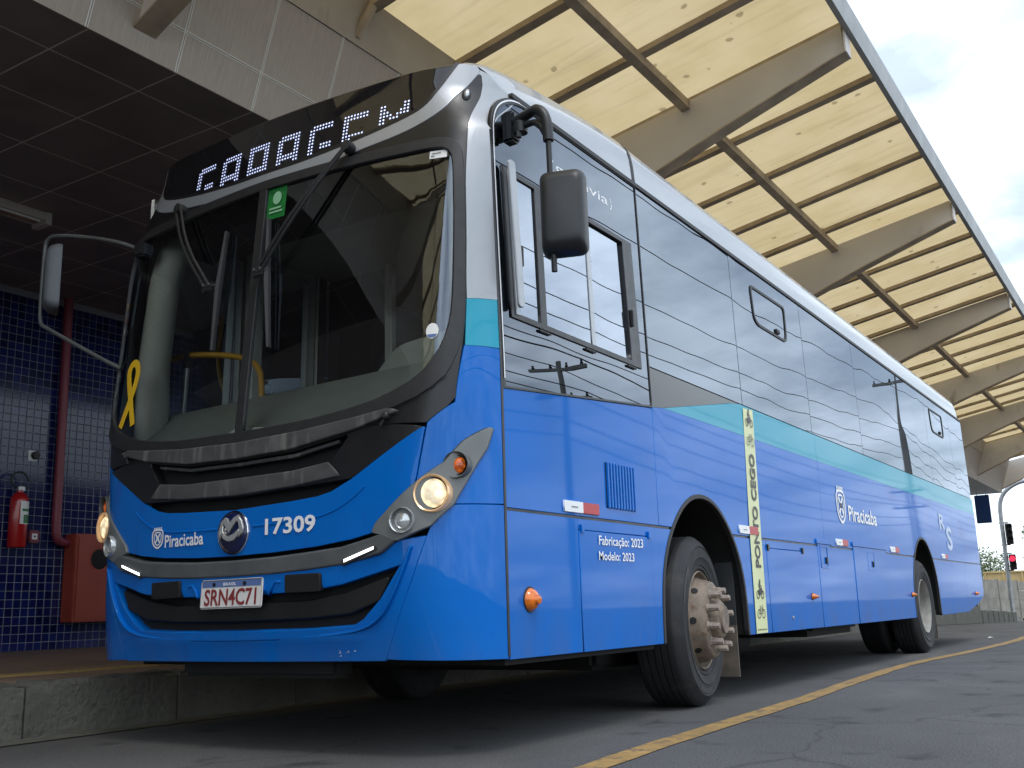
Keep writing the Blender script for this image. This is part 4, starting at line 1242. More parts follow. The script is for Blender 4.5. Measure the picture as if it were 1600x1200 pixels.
# arch liners and lips
for M, s in ((MR, 1), (ML, -1)):
    for yc in (YF, YB):
        a_ = arch(yc)
        in_ = [(yc + (y - yc) * .972, ZS0 + (z - ZS0) * .978) for y, z in a_]
        panel('arch_lip', a_ + in_[::-1], M, 'rubber', bus, off=.006, thick=.03, sa=0, sb=0, edge=.005)
        bm = bmesh.new()
        A = [bm.verts.new((s * 1.235, y, z)) for y, z in a_]; B = [bm.verts.new((s * .62, y, z)) for y, z in a_]
        for i in range(len(A) - 1): bm.faces.new((A[i], A[i + 1], B[i + 1], B[i]))
        bm.faces.new(B)
        fin('arch_liner', bm, 'chassis', bus, 60)
# slotted liner plate and mud flaps behind the wheels
for yc, mt in ((YF, 'flap'), (YB, 'flap')):
    boxo('mud_flap', (.80, yc + .56, .13), (1.20, yc + .572, .45), 'flap', bus)
for s in (1, -1):
    o = boxo('splash_plate', (.70, YF + .585, .36), (1.19, YF + .60, 1.05), 'innerdark', bus) if s == 1 else None
for k in range(14):
    for x in (.93, 1.05):
        boxo('vent_slot', (x - .045, YF + .578, .50 + k * .03), (x + .045, YF + .583, .513 + k * .03), 'dark', o or bus) if False else None
sp = [x for x in bus.children if x.name.startswith('splash_plate')][0]
for k in range(15):
    for x in (.90, 1.03):
        boxo('vent_slot', (x - .045, YF + .580, .47 + k * .031), (x + .045, YF + .5845, .484 + k * .031), 'dark', sp)
# windows
gw = dict(sa=0, sb=.25, edge=.002, thick=.006)
W1 = [(.41, 1.566), (1.944, 1.704), (1.944, 3.045), (.78, 3.045), (.62, 3.035), (.50, 2.985), (.425, 2.90), (.400, 2.78)]
W1 = W1[:3] + chaikin([(1.0, 3.045)] + W1[3:] + [(.403, 2.4)], 2, False)
SL = [(.462, 2.648), (1.822, 2.652), (1.842, 1.905), (.482, 1.905)]
dw = panel('driver_window', W1, MR, 'sideglass', bus, off=-.003, holes=[SL], **gw)
def inset(p, d):
    cx_ = sum(q[0] for q in p) / len(p); cz__ = sum(q[1] for q in p) / len(p)
    return [(a + math.copysign(d, cx_ - a), b + math.copysign(d, cz__ - b)) for a, b in p]
WS = [(.388, 1.556), (1.948, 1.698), (1.948, 3.062), (.74, 3.062), (.58, 3.05), (.455, 2.985), (.392, 2.90), (.378, 2.78)]
WS = WS[:3] + chaikin([(1.0, 3.062)] + WS[3:] + [(.382, 2.4)], 2, False)
panel('window_seal', WS, MR, 'mask', dw, off=.004, thick=.02, holes=[W1], sa=0, sb=.25, edge=.004)
def shr(p, k, c=(1.1, 2.3)): return [(c[0] + (a - c[0]) * k, c[1] + (b - c[1]) * k) for a, b in p]
decal('seal_line', stroke(chaikin([(1.0, 3.054), (.74, 3.053), (.585, 3.040), (.465, 2.975), (.405, 2.895), (.389, 2.78), (.398, 1.60)], 2, False), .008), MR, 'decal', dw, off=.007)
fr = panel('sliding_window_frame', SL, MR, 'mask', dw, off=.006, thick=.03, holes=[[(.50, 2.625), (.745, 2.625), (.745, 1.93), (.51, 1.93)], [(.80, 2.625), (1.705, 2.628), (1.725, 1.93), (.80, 1.93)]], edge=.004, sa=0, sb=.2)
panel('sliding_pane', [(.49, 2.635), (.76, 2.635), (.76, 1.92), (.50, 1.92)], MR, 'lightglass', fr, off=-.004, **gw)
panel('sliding_pane', [(.78, 2.635), (1.715, 2.638), (1.735, 1.92), (.78, 1.92)], MR, 'lightglass', fr, off=-.012, **gw)
panel('pane_stile', [(.50, 2.63), (.545, 2.63), (.545, 1.925), (.515, 1.925)], MR, 'white', fr, off=.012, thick=.02, sa=0, sb=.2, edge=.004)
panel('wind_deflector', roundc([(.455, 2.665), (.505, 2.665), (.530, 1.955), (.485, 1.945)], .02, 3), MR, 'white', fr, off=.05, thick=.012, sa=0, sb=.2, edge=.005)
panel('pane_stile', [(1.285, 2.635), (1.325, 2.635), (1.325, 1.925), (1.285, 1.925)], MR, 'white', fr, off=-.006, thick=.01, sa=0, sb=.2, edge=.003)
for y, z in ((.565, 2.22), (1.735, 2.18)): boxo('pane_latch', (1.244, y, z - .05), (1.262, y + .025, z + .05), 'rubber', fr, .005)
for y in (.72, 1.18, 1.66): boxo('drain_cap', (1.245, y, 1.885), (1.256, y + .11, 1.898), 'rubber', fr, .003)
text('model_name', 'granvia', MR, 'decal', dw, .985, 1.575, 2.79, 2.86, .0, off=-.0022)
decal('name_brackets', stroke([(.965, 2.86), (.945, 2.825), (.965, 2.79)], .009) + stroke([(1.60, 2.86), (1.62, 2.825), (1.60, 2.79)], .009), MR, 'decal', dw, off=-.0022)
JN = [1.953, 3.458, 5.07, 6.69, 8.40, 9.98, 11.53, 12.56]
EMG = [(3.86, 2.925), (4.66, 2.930), (4.645, 2.66), (4.60, 2.622), (3.97, 2.622), (3.885, 2.66)]
for k, (a, b) in enumerate(zip(JN[:-1], JN[1:])):
    w = panel('side_window', [(a + .006, ZG), (b - .006, ZG), (b - .006, 3.044), (a + .006, 3.044)], MR, 'sideglass', bus, off=0, **gw)
    panel('window_joint', [(b - .005, ZG), (b + .005, ZG), (b + .005, 3.044), (b - .005, 3.044)], MR, 'ink', w, off=-.004, thick=.01, sa=0, sb=.3, edge=.001)
    if k in (1, 5):
        d = 0 if k == 1 else 6.42
        E_ = roundc([(y + d, z) for y, z in EMG], .05, 3)
        I_ = [(4.26 + d + (y - 4.26 - d) * .95, 2.775 + (z - 2.775) * .88) for y, z in E_]
        ef = panel('vent_frame', E_, MR, 'rubber', w, off=.008, thick=.008, holes=[I_], sa=0, sb=0, edge=.003)
        boxo('vent_latch', (1.226, 4.38 + d, 2.655), (1.245, 4.46 + d, 2.69), 'rubber', w, .005)
panel('side_backing', [(1.95, ZS1), (12.5, ZS1), (12.5, 1.93), (1.95, 1.93)], MR, 'innerdark', bus, off=-.05, thick=.004, sa=0, sb=.3) if False else None
# vent louvres
panel('vent_recess', [(1.33, 1.085), (1.665, 1.085), (1.665, 1.318), (1.33, 1.318)], MR, 'ink', bus, off=.0015, thick=.002, sa=0, sb=0, edge=.001)
for k in range(10):
    y = 1.336 + k * .0335
    boxo('vent_louvre', (1.249, y, 1.083), (1.262, y + .0215, 1.320), 'blue', bus, .004)
# reflectors
for y0 in (.885, 3.19, 5.44, 7.34, 9.9):
    a = panel('side_reflector', [(y0, 1.040), (y0 + .345 * .52, 1.040), (y0 + .345 * .52, 1.092), (y0, 1.092)], MR, 'decal', bus, off=.010, thick=.010, sa=0, sb=0, edge=.001)
    panel('red_half', [(y0 + .345 * .52, 1.040), (y0 + .345, 1.040), (y0 + .345, 1.092), (y0 + .345 * .52, 1.092)], MR, 'red', a, off=.010, thick=.010, sa=0, sb=0, edge=.001)
    decal('reflector_mark', [[(y0 + .06, 1.063), (y0 + .125, 1.063), (y0 + .125, 1.067), (y0 + .06, 1.067)]], MR, 'ink', a, off=.0125)
# side marker lamps
def marker(y, z, r, s=1):
    b = latheo('side_marker', [(0, .004), (r * 1.12, .004), (r * 1.15, 0)], (1.25, y, z), (1, 0, 0), 'rubber', bus, 24)
    latheo('marker_lens', [(0, .05), (r * .35, .048), (r * .45, .034), (r * .7, .028), (r * .92, .012), (r, .002)], (1.252, y, z), (1, 0, -.05), 'amber', b, 24)
marker(.56, .632, .050)
for y in (4.66, 8.10, 11.95): marker(y, .622, .024)
# lettering
text('build_year', 'Fabricação: 2023', MR, 'decal', h1, 1.215, 1.715, .882, .940, .012, off=.008)
text('model_year', 'Modelo: 2023', MR, 'decal', h1, 1.208, 1.60, .818, .862, .012, off=.008)
text('city_name', 'Piracicaba', MR, 'decal', bus, 5.92, 6.90, 1.268, 1.405, .02, off=.004)
shield(MR, 5.70, 1.385, .25, .31, bus, .004)
text('line_letter', 'R', MR, 'fadeddecal', bus, 9.97, 10.30, 1.39, 1.58, .03, off=.004)
text('line_letter', 'S', MR, 'fadeddecal', bus, 10.33, 10.68, 1.15, 1.44, .03, off=.004)
# blind-spot strip
strip = panel('blind_spot_strip', [(3.368, ZS0 + .002), (3.585, ZS0 + .002), (3.600, 1.03), (3.640, 1.926), (3.448, 1.912), (3.382, 1.03)], MR, 'yelstrip', bus, off=.0055, thick=.0015, sa=0, sb=0, edge=.0005)
def sy(z): return 3.475 + (3.545 - 3.475) * (z - .39) / 1.53
MS_ = lambda a, b: MR(a + sy(b), b)
text('warning_text', 'PONTO CEGO', MS_, 'ink', strip, -.052, .052, .82, 1.60, .03, off=.0085, rot=True)
def bike(cy, cz__, sc):
    q = []
    for s_ in (-.45, .45): q += stroke([(cy + a * sc, cz__ + b * sc) for a, b in circ(s_, -.15, .30, 14)], .06 * sc, True)
    for l in ([(-.45, -.15), (-.15, .25), (.28, .25), (.45, -.15)], [(-.15, .25), (.0, -.15), (.28, .25)], [(-.45, -.15), (0, -.15)], [(-.28, .36), (-.08, .36)], [(.28, .25), (.24, .42), (.38, .44)]):
        q += stroke([(cy + a * sc, cz__ + b * sc) for a, b in l], .06 * sc)
    return q
def moto(cy, cz__, sc):
    q = []
    for s_ in (-.45, .45): q += stroke([(cy + a * sc, cz__ + b * sc) for a, b in circ(s_, -.2, .26, 14)], .09 * sc, True)
    q += [[(cy + a * sc, cz__ + b * sc) for a, b in [(-.45, -.2), (-.1, -.25), (.2, -.2), (.35, .2), (.1, .3), (-.35, .12)]]]
    q += [[(cy + a * sc, cz__ + b * sc) for a, b in [(-.2, .25), (.05, .28), (.1, .6), (-.12, .68), (-.28, .5)]]]
    q += stroke([(cy + a * sc, cz__ + b * sc) for a, b in [(.45, -.2), (.25, .4), (.1, .45)]], .08 * sc)
    q += [[(cy + a * sc, cz__ + b * sc) for a, b in circ(.02, .75, .13, 10)]]
    return q
for z, fn in ((1.84, moto), (1.70, bike), (.66, moto), (.53, bike)):
    decal('rider_icon' if fn is moto else 'bicycle_icon', fn(0, z, .095), MS_, 'ink', strip, off=.0085)
decal('strip_smallprint', [[(-.085 + .03 * k, .410), (-.065 + .03 * k, .410), (-.065 + .03 * k, .417), (-.085 + .03 * k, .417)] for k in range(6)], MS_, 'ink', strip, off=.0085)

# --- left (kerb) side, rear, inside -----------------------------------------
panel('side_panel', [(1.86, ZS1), (YF + 0, 1.28), (12.6, ZS1), (12.6, 1.72), (1.86, 1.72)], ML, 'blue', bus, **side_kw)
panel('skirt_panel', [(3.26, ZS0), (8.2, ZS0), (8.2, ZS1), (3.26, ZS1)], ML, 'blue', bus, **side_kw)
for k, (a, b) in enumerate(zip([1.86] + JN[1:-1], JN[1:])):
    panel('kerbside_window', [(a + .03, 1.75), (b - .03, 1.75), (b - .03, 3.0), (a + .03, 3.0)], ML, 'kerbglass', bus, **gw)
panel('window_surround', [(1.80, 1.72), (12.6, 1.72), (12.6, 3.06), (1.80, 3.06)], ML, 'mask', bus, off=-.006, holes=[[(a + .04, 1.76), (b - .04, 1.76), (b - .04, 2.98), (a + .04, 2.98)] for a, b in zip([1.86] + JN[1:-1], JN[1:])], **gw)
panel('side_panel', [(SEAM, .40), (.50, .40), (.50, 1.0), (SEAM, 1.0)], ML, 'blue', bus, **side_kw)
door = panel('passenger_door', [(SEAM, .42), (1.80, .42), (1.80, 3.05), (SEAM, 3.05)], ML, 'inner', bus, off=-.004, thick=.03, holes=[[(.56, .60), (1.10, .60), (1.10, 2.86), (.56, 2.86)], [(1.18, .60), (1.70, .60), (1.70, 2.86), (1.18, 2.86)]], sa=0, sb=.3, edge=.004)
for a, b in ((.55, 1.11), (1.17, 1.71)): panel('door_pane', [(a, .59), (b, .59), (b, 2.87), (a, 2.87)], ML, 'kerbglass', door, off=-.01, **gw)
boxo('rear_wall', (-1.22, YR - .05, .55), (1.22, YR, 3.04), 'blue', bus, .02)
for y0_, y1_, w_ in ((.42, 1.9, 1.2), (1.9, 3.28, .6), (3.28, 8.18, 1.2), (8.18, 9.56, .6), (9.56, 12.5, 1.2)):
    boxo('cabin_floor', (-w_, y0_, .80), (w_, y1_, .86), 'innerdark', bus)
boxo('cabin_ceiling', (-1.19, .75, 2.93), (1.19, 12.5, 2.96), 'inner', bus)
boxo('display_housing', (-1.10, .40, 2.72), (1.10, .75, 2.96), 'innerdark', bus)
boxo('cabin_lower_lining', (1.195, .45, 1.30), (1.21, 12.5, 1.9), 'innerdark', bus)
boxo('driver_bulkhead', (.1, 2.3, 1.30), (1.19, 2.36, 2.9), 'innerdark', bus)
# dash: slopes up from the windshield foot to a ridge
bm = bmesh.new(); rows = []
for i in range(25):
    x = -1.14 + 2.28 * i / 24
    y0 = Fy(x, 1.44) + .045
    zr = 1.765 + .02 * x
    yr_ = max(.52, y0 + .12)
    rows.append([bm.verts.new(p) for p in ((x, y0, 1.40), (x, y0 + .05, 1.46), (x, y0 + (yr_ - y0) * .55, 1.62), (x, yr_ - .05, zr - .012), (x, yr_, zr), (x, yr_ + .05, zr - .02), (x, yr_ + .08, 1.45), (x, yr_ + .08, .9))])
for i in range(24):
    for k in range(7): bm.faces.new((rows[i][k], rows[i + 1][k], rows[i + 1][k + 1], rows[i][k + 1]))
dash = fin('dashboard', bm, 'dash', bus, 50)
extrude_poly('instrument_cowl', roundc([(.28, 1.66), (1.02, 1.70), (1.02, 1.93), (.86, 1.97), (.45, 1.93), (.30, 1.80)], .05, 4), 'dash', dash, ((0, .62, 0), (1, 0, 0), (0, 0, 1), (0, 1, 0)), .22, .02)
latheo('steering_wheel', [(.215, 0), (.232, .016), (.25, 0), (.232, -.016)], (.55, 1.0, 1.78), (0, -.45, 1), 'rubber', dash, 40, True)
tubeo('steering_column', [(.55, 1.0, 1.77), (.55, .82, 1.42)], .04, 'rubber', dash)
extrude_poly('dash_paper', [(0, 0), (.11, 0), (.11, .055)], 'paper', dash, ((-.145, .040, 1.452), (1, 0, 0), (0, .3, 1), (0, 1, 0)), .001)
extrude_poly('dash_paper', [(0, 0), (.11, 0), (.085, .018), (.02, .024)], 'paper', dash, ((.03, .040, 1.452), (1, 0, 0), (0, .3, 1), (0, 1, 0)), .001)
# driver seat and passenger seats
def seat(x, y, z=.86):
    s = boxo('passenger_seat', (x - .21, y - .2, z + .38), (x + .21, y + .22, z + .46), 'seat', bus, .03)
    b = boxo('seat_back', (x - .21, y + .19, z + .42), (x + .21, y + .25, z + 1.05), 'seat', s, .025)
    boxo('seat_leg', (x - .15, y - .05, z), (x + .15, y + .05, z + .38), 'innerdark', s)
s0 = boxo('driver_seat', (.30, 1.40, 1.26), (.80, 1.88, 1.38), 'seat', bus, .04)
boxo('seat_back', (.32, 1.84, 1.32), (.78, 1.95, 2.05), 'seat', s0, .04)
boxo('headrest', (.44, 1.86, 2.06), (.66, 1.94, 2.26), 'seat', s0, .03)
boxo('seat_pedestal', (.40, 1.5, .86), (.70, 1.8, 1.26), 'innerdark', s0)
for y in (3.4, 4.3, 5.2, 6.1, 7.0):
    for x in (-.95, -.50, .50, .95): seat(x, y)
# handrails and stanchions
def rail(pts, mat='rail', r=.018): return tubeo('handrail', chaik3(pts), r, mat, bus, 10)
def chaik3(p, n=2):
    p = [Vector(q) for q in p]
    for _ in range(n):
        q = [p[0]]
        for i in range(len(p) - 1): q += [p[i] * .75 + p[i + 1] * .25, p[i] * .25 + p[i + 1] * .75]
        p = q + [p[-1]]
    return p
rail([(-1.19, .56, 2.10), (-1.08, .60, 2.12), (-.84, .72, 2.10), (-.69, .75, 2.04), (-.63, .75, 1.93), (-.63, .75, 1.2)])
rail([(-1.10, .60, 2.12), (-1.15, .60, 1.3)], 'steel', .016)
latheo('rail_clamp', [(0, -.05), (.028, -.05), (.03, .03), (.02, .05), (0, .05)], (-1.10, .60, 2.09), (0, 0, 1), 'innerdark', bus, 14)
rail([(-1.05, 1.45, 1.85), (-.98, 1.40, 1.80), (-.90, 1.35, 1.60), (-.86, 1.3, 1.3)], 'rail')
rail([(.10, 2.25, .86), (.10, 2.25, 2.2), (.2, 2.2, 2.5), (.22, 2.2, 2.93)])
rail([(-.45, 2.6, .86), (-.45, 2.6, 2.93)])
rail([(.45, 3.0, 1.9), (.45, 3.0, 2.93)])
# inner A-pillar trims
for s in (1, -1):
    bm = bmesh.new()
    tube(bm, [(s * 1.10, .36, 1.55), (s * 1.10, .36, 2.0), (s * 1.07, .39, 2.5), (s * 1.03, .43, 2.75)], [.10, .09, .085, .09], 14)
    fin('pillar_trim', bm, 'inner', bus, 60)
boxo('door_post', (-1.18, 1.10, .86), (-1.10, 1.19, 2.93), 'inner', bus, .01)
boxo('partition_panel', (-1.15, 1.86, .9), (-.62, 1.90, 2.9), 'kerbglass', bus)
boxo('partition_post', (-.64, 1.85, .86), (-.58, 1.91, 2.93), 'inner', bus, .008)
boxo('fare_board', (-.52, 2.5, 1.55), (.02, 2.53, 2.15), 'innerdark', bus)
# stickers on the windscreen
stk = dict(sa=0, sb=0, edge=.0005, thick=.001)
gs = panel('green_sticker', [(.03, 2.545), (.155, 2.545), (.155, 2.715), (.03, 2.715)], MF, 'green', wg, off=-.002, **stk)
decal('sticker_leaf', [circ(.098, 2.655, .030, 14, .036)] + [[(.05, 2.575), (.14, 2.575), (.14, 2.585), (.05, 2.585)], [(.05, 2.595), (.13, 2.595), (.13, 2.605), (.05, 2.605)]], MF, P('sticker_pale_green', (.25, .5, .3), .5), gs, off=.002)
ps = panel('paper_label', [(1.005, 2.643), (1.09, 2.640), (1.088, 2.680), (1.003, 2.684)], MF, 'paper', wg, off=.001, **stk)
decal('label_print', [[(1.015, 2.665), (1.06, 2.664), (1.06, 2.668), (1.015, 2.669)], [(1.012, 2.652), (1.03, 2.651), (1.03, 2.655), (1.012, 2.656)]], MF, 'ink', ps, off=.003)
rs_ = panel('round_sticker', circ(1.068, 1.79, .028, 18, .036), MF, 'paper', wg, off=.001, **stk)
decal('sticker_blue_part', [[(1.045, 1.775), (1.091, 1.775), (1.08, 1.760), (1.056, 1.760)]], MF, 'plateblue', rs_, off=.003)
rb = chaikin([(-1.005, 1.60), (-.965, 1.72), (-.935, 1.83), (-.935, 1.90), (-.965, 1.935), (-.995, 1.90), (-.985, 1.83), (-.955, 1.72), (-.925, 1.60)], 2, False)
decal('ribbon_sticker', stroke([(-.935 + (a + .965) * 1.5, 1.60 + (b - 1.60) * 1.08) for a, b in rb], .042), MF, 'ribbon', wg, off=.002)
# side strip of small stickers on the kerb corner of the glass
for k, (z, col) in enumerate(((2.32, 'ribbon'), (2.24, 'red'), (2.17, 'decal'), (1.98, 'green'), (1.90, 'decal'), (1.80, 'decal'), (1.73, 'plateblue'))):
    decal('edge_sticker', [circ(-1.118, z, .012, 10, .024)], MF, col, wg, off=.004)

# --- wipers -------------------------------------------------------------------
def wiper(piv, elbow, b0, b1, off2):
    p, n = MF(*piv); e, ne = MF(*elbow)
    w = latheo('wiper', [(0, .06), (.028, .058), (.032, .02), (.026, 0)], p, n, 'rubber', bus, 16)
    for d in (-.016, .020):
        m_ = MF((piv[0] + elbow[0]) / 2 + d + off2, (piv[1] + elbow[1]) / 2)
        bm = bmesh.new(); tube(bm, chaik3([p + n * .05 + Vector((d, 0, d * .6)), m_[0] + m_[1] * .075, e + ne * .055 + Vector((d, 0, 0))], 2), .0085, 6); fin('wiper_arm', bm, 'rubber', w, 50)
    a, na = MF(*b0); b, nb = MF(*b1)
    bm = bmesh.new(); mid = (a + b) / 2; tube(bm, [a + na * .026, mid + na * .034, b + nb * .026], [.010, .020, .010], 6); fin('wiper_blade', bm, 'rubber', w, 50)
    bm = bmesh.new(); tube(bm, [a + na * .012, mid + na * .016, b + nb * .012], .006, 5); fin('blade_rubber', bm, 'ink', w, 50)
    bm = bmesh.new()
    box(bm, e + ne * .045 - Vector((.04, .012, .028)), e + ne * .045 + Vector((.04, .012, .028)))
    bmesh.ops.bevel(bm, geom=bm.edges[:], offset=.008, segments=2, affect='EDGES')
    tube(bm, [e + ne * .045, Vector((mid.x, mid.y, e.z)) + ne * .03], .016, 6)
    fin('wiper_joint', bm, 'rubber', w, 40)
    for dx_ in (-.02, .02):
        latheo('joint_bolt', [(0, .005), (.006, .004), (.006, 0)], e + ne * .058 + Vector((dx_, 0, .012)), ne, 'steel', w, 8)
wiper((-.655, 2.775), (-.30, 2.235), (-.228, 2.536), (-.238, 1.893), -.03)
wiper((.555, 2.80), (.068, 2.242), (.075, 2.535), (.160, 1.844), .0)

# --- mirrors ------------------------------------------------------------------
# driver mirror
br = boxo('driver_mirror', (1.20, .53, 2.80), (1.26, .60, 2.96), 'mirror', bus, .012)
bm = bmesh.new(); tube(bm, chaik3([(1.25, .56, 2.90), (1.36, .53, 2.91), (1.42, .50, 2.90), (1.465, .50, 2.84), (1.47, .50, 2.72)], 3), [.022] * 0 or .026, 10)
fin('mirror_arm', bm, 'mirror', br, 60)
bm = bmesh.new(); tube(bm, chaik3([(1.25, .56, 2.86), (1.36, .535, 2.86), (1.42, .505, 2.83), (1.455, .50, 2.76)], 3), .016, 8); fin('mirror_brace', bm, 'mirror', br, 60)
tubeo('mirror_rod', [(1.47, .50, 2.74), (1.475, .50, 2.08)], .014, 'mirror', br)
latheo('mirror_clamp', [(0, -.02), (.034, -.02), (.036, .03), (.028, .04), (0, .04)], (1.29, .55, 2.85), (0, 0, 1), 'mirror', br, 16)
latheo('clamp_bolt', [(0, -.03), (.014, -.03), (.014, .0), (0, 0)], (1.29, .53, 2.83), (0, 0, 1), 'mirror', br, 8)
# housing: rounded box facing rearwards
def mirror_head(name, org, fwd, w, h, d, parent, mat, glass=True):
    fwd = Vector(fwd).normalized(); side = Vector((0, 0, 1)).cross(fwd).normalized(); up = Vector((0, 0, 1))
    bm = bmesh.new()
    pr2 = roundc([(-w / 2, -h / 2), (w / 2, -h / 2), (w / 2, h / 2), (-w / 2, h / 2)], min(w, h) * .22, 5)
    rings = []
    for k, (t, sc_) in enumerate(((-d, .70), (-d * .92, .82), (-d * .7, .93), (-d * .3, .99), (0, 1.0), (.006, .985), (.006, .93))):
        rings.append([bm.verts.new(Vector(org) + side * a * sc_ + up * b * sc_ + fwd * t) for a, b in pr2])
    for i in range(len(rings) - 1):
        for j in range(len(pr2)): bm.faces.new((rings[i][j], rings[i][(j + 1) % len(pr2)], rings[i + 1][(j + 1) % len(pr2)], rings[i + 1][j]))
    bm.faces.new(rings[0][::-1])
    o = fin(name, bm, mat, parent, 50)
    bm = bmesh.new(); bm.faces.new([bm.verts.new(Vector(org) + side * a * .94 + up * b * .94 + fwd * .002) for a, b in pr2])
    fin('mirror_glass', bm, 'mirrorglass', parent)
    return o
mirror_head('mirror_housing', (1.515, .545, 2.355), (-.34, 1, -.05), .215, .41, .09, br, 'mirror')
# kerb-side mirror on a bent tube
bl = boxo('kerb_mirror', (-1.07, .16, 2.60), (-.99, .24, 2.68), 'mirror', bus, .01)
bm = bmesh.new(); tube(bm, chaik3([(-1.03, .19, 2.64), (-1.20, .12, 2.72), (-1.62, .06, 2.83), (-1.74, .05, 2.83), (-1.745, .05, 2.70), (-1.75, .05, 2.42), (-1.74, .05, 2.30), (-1.68, .05, 2.27), (-1.25, .12, 2.03), (-1.12, .16, 1.96)], 3), .012, 8); fin('mirror_arm', bm, 'greybar', bl, 60)
mirror_head('mirror_housing', (-1.66, .10, 2.57), (.62, 1, .0), .21, .40, .08, bl, 'mirrorL')

# --- underbody ------------------------------------------------------------------
boxo('chassis', (-.9, .45, .44), (.9, 12.3, .80), 'chassis', bus)
boxo('added_undertray', (-.8, 1.95, .24), (.8, 4.2, .5), 'chassis', bus, .03)  # added tray, hides the kerb-side wheel to keep the underside dark
boxo('front_valance', (-.48, .12, .32), (.52, .24, .44), 'chassis', bus, .02)
boxo('front_axle', (-1.0, YF - .07, .40), (1.0, YF + .07, .54), 'chassis', bus, .02)
boxo('rear_axle', (-1.0, YB - .1, .38), (1.0, YB + .1, .60), 'chassis', bus, .03)
boxo('fuel_tank', (.35, 5.2, .30), (1.05, 6.6, .75), 'chassis', bus, .05)
boxo('air_tank', (-.9, 4.3, .36), (-.4, 6.2, .75), 'chassis', bus, .05)
boxo('rear_skirt_inner', (1.14, 3.3, .395), (1.16, 8.2, 1.0), 'chassis', bus)
boxo('front_floor_pan', (-1.15, .42, .36), (1.2, 1.9, .50), 'chassis', bus)  # unseen pan, set low to keep light from under the nose

# --- wheels ---------------------------------------------------------------------
def wheel(name, xo, yc, s, front):
    """xo: outer sidewall x; s: +1 right side"""
    T = [(.292, -.02), (.305, -.004), (.318, -.002), (.322, -.006), (.326, .0), (.365, .005), (.372, .009), (.376, .005), (.432, .003), (.438, .007), (.444, .001), (.456, -.004), (.460, -.009), (.474, -.016), (.488, -.032), (.498, -.045)]
    tread = []
    for k in range(5):
        a = -.05 - k * .041
        tread += [(.5, a), (.5, a - .033), (.490, a - .035), (.490, a - .040)]
    T = T + tread + [(.498, -.262), (.485, -.28), (.45, -.295), (.40, -.297), (.33, -.29), (.292, -.27)]
    w = latheo(name, T, (xo, yc, .498), (s, 0, 0), 'tyre', bus, 64, False, 30)
    mt = 'rim' if front else 'rimgrey'
    if front:
        pr3 = [(.292, -.012), (.286, -.004), (.278, -.010), (.272, -.04), (.262, -.05), (.250, -.03), (.235, .02), (.222, .058), (.208, .068), (.12, .068)]
    else:
        pr3 = [(.292, -.012), (.286, -.002), (.278, -.010), (.268, -.05), (.255, -.12), (.235, -.165), (.16, -.175), (.11, -.17), (.10, -.10), (.06, -.09), (0, -.09)]
    rm = latheo('rim', pr3, (xo, yc, .498), (s, 0, 0), mt, w, 48)
    if front:
        latheo('hub', [(.125, .066), (.12, .10), (.10, .118), (.085, .12), (.08, .135), (0, .137)], (xo, yc, .498), (s, 0, 0), 'rim', w, 32)
        for k in range(10):
            a = k * math.pi / 5 + .2
            y, z = yc + .168 * math.cos(a), .498 + .168 * math.sin(a)
            nut = latheo('wheel_nut', [(.030, .066), (.030, .074), (.022, .078), (.022, .106), (.019, .112), (.019, .134), (.016, .140), (0, .140)], (xo, y, z), (s, 0, 0), 'nut', w, 6 if False else 8, False, 25)
            y, z = yc + .258 * math.cos(a + .31), .498 + .258 * math.sin(a + .31)
        for k in range(8):
            a = k * math.pi / 4
            y, z = yc + .243 * math.cos(a), .498 + .243 * math.sin(a)
            nrm = Vector((s * .4, math.cos(a), math.sin(a))).normalized()
            bm = bmesh.new(); lathe(bm, [(0, .0), (.021, .0)], (xo + s * .004, y, z), nrm, 12); fin('hand_hole', bm, 'dark', rm)
    else:
        for k in range(10):
            a = k * math.pi / 5
            latheo('wheel_nut', [(.018, -.175), (.018, -.145), (.012, -.135), (0, -.135)], (xo, yc + .168 * math.cos(a), .498 + .168 * math.sin(a)), (s, 0, 0), 'nut', w, 6, False, 25)
    for a0, a1 in ((.5, 1.15), (2.3, 2.9), (4.3, 4.9)):
        bm = bmesh.new(); n = 12; last = None
        for i in range(n + 1):
            a = a0 + (a1 - a0) * i / n
            q = [bm.verts.new((xo + s * .0055, yc + r * math.cos(a), .498 + r * math.sin(a))) for r in (.395, .425)]
            if last: bm.faces.new((last[0], last[1], q[1], q[0]))
            last = q
        fin('sidewall_marking', bm, 'rubber', w)
    if front:
        c_ = Vector((xo - s * .15, yc, .498))
        w.matrix_world = Matrix.Translation(c_) @ Matrix.Rotation(R(7), 4, 'Z') @ Matrix.Translation(-c_)
    return w
wheel('front_wheel', 1.205, YF, 1, True)
wheel('front_wheel', -1.205, YF, -1, True)
wheel('rear_wheel', 1.215, YB, 1, False)
wheel('rear_wheel', .87, YB, 1, False)
wheel('rear_wheel', -1.215, YB, -1, False)

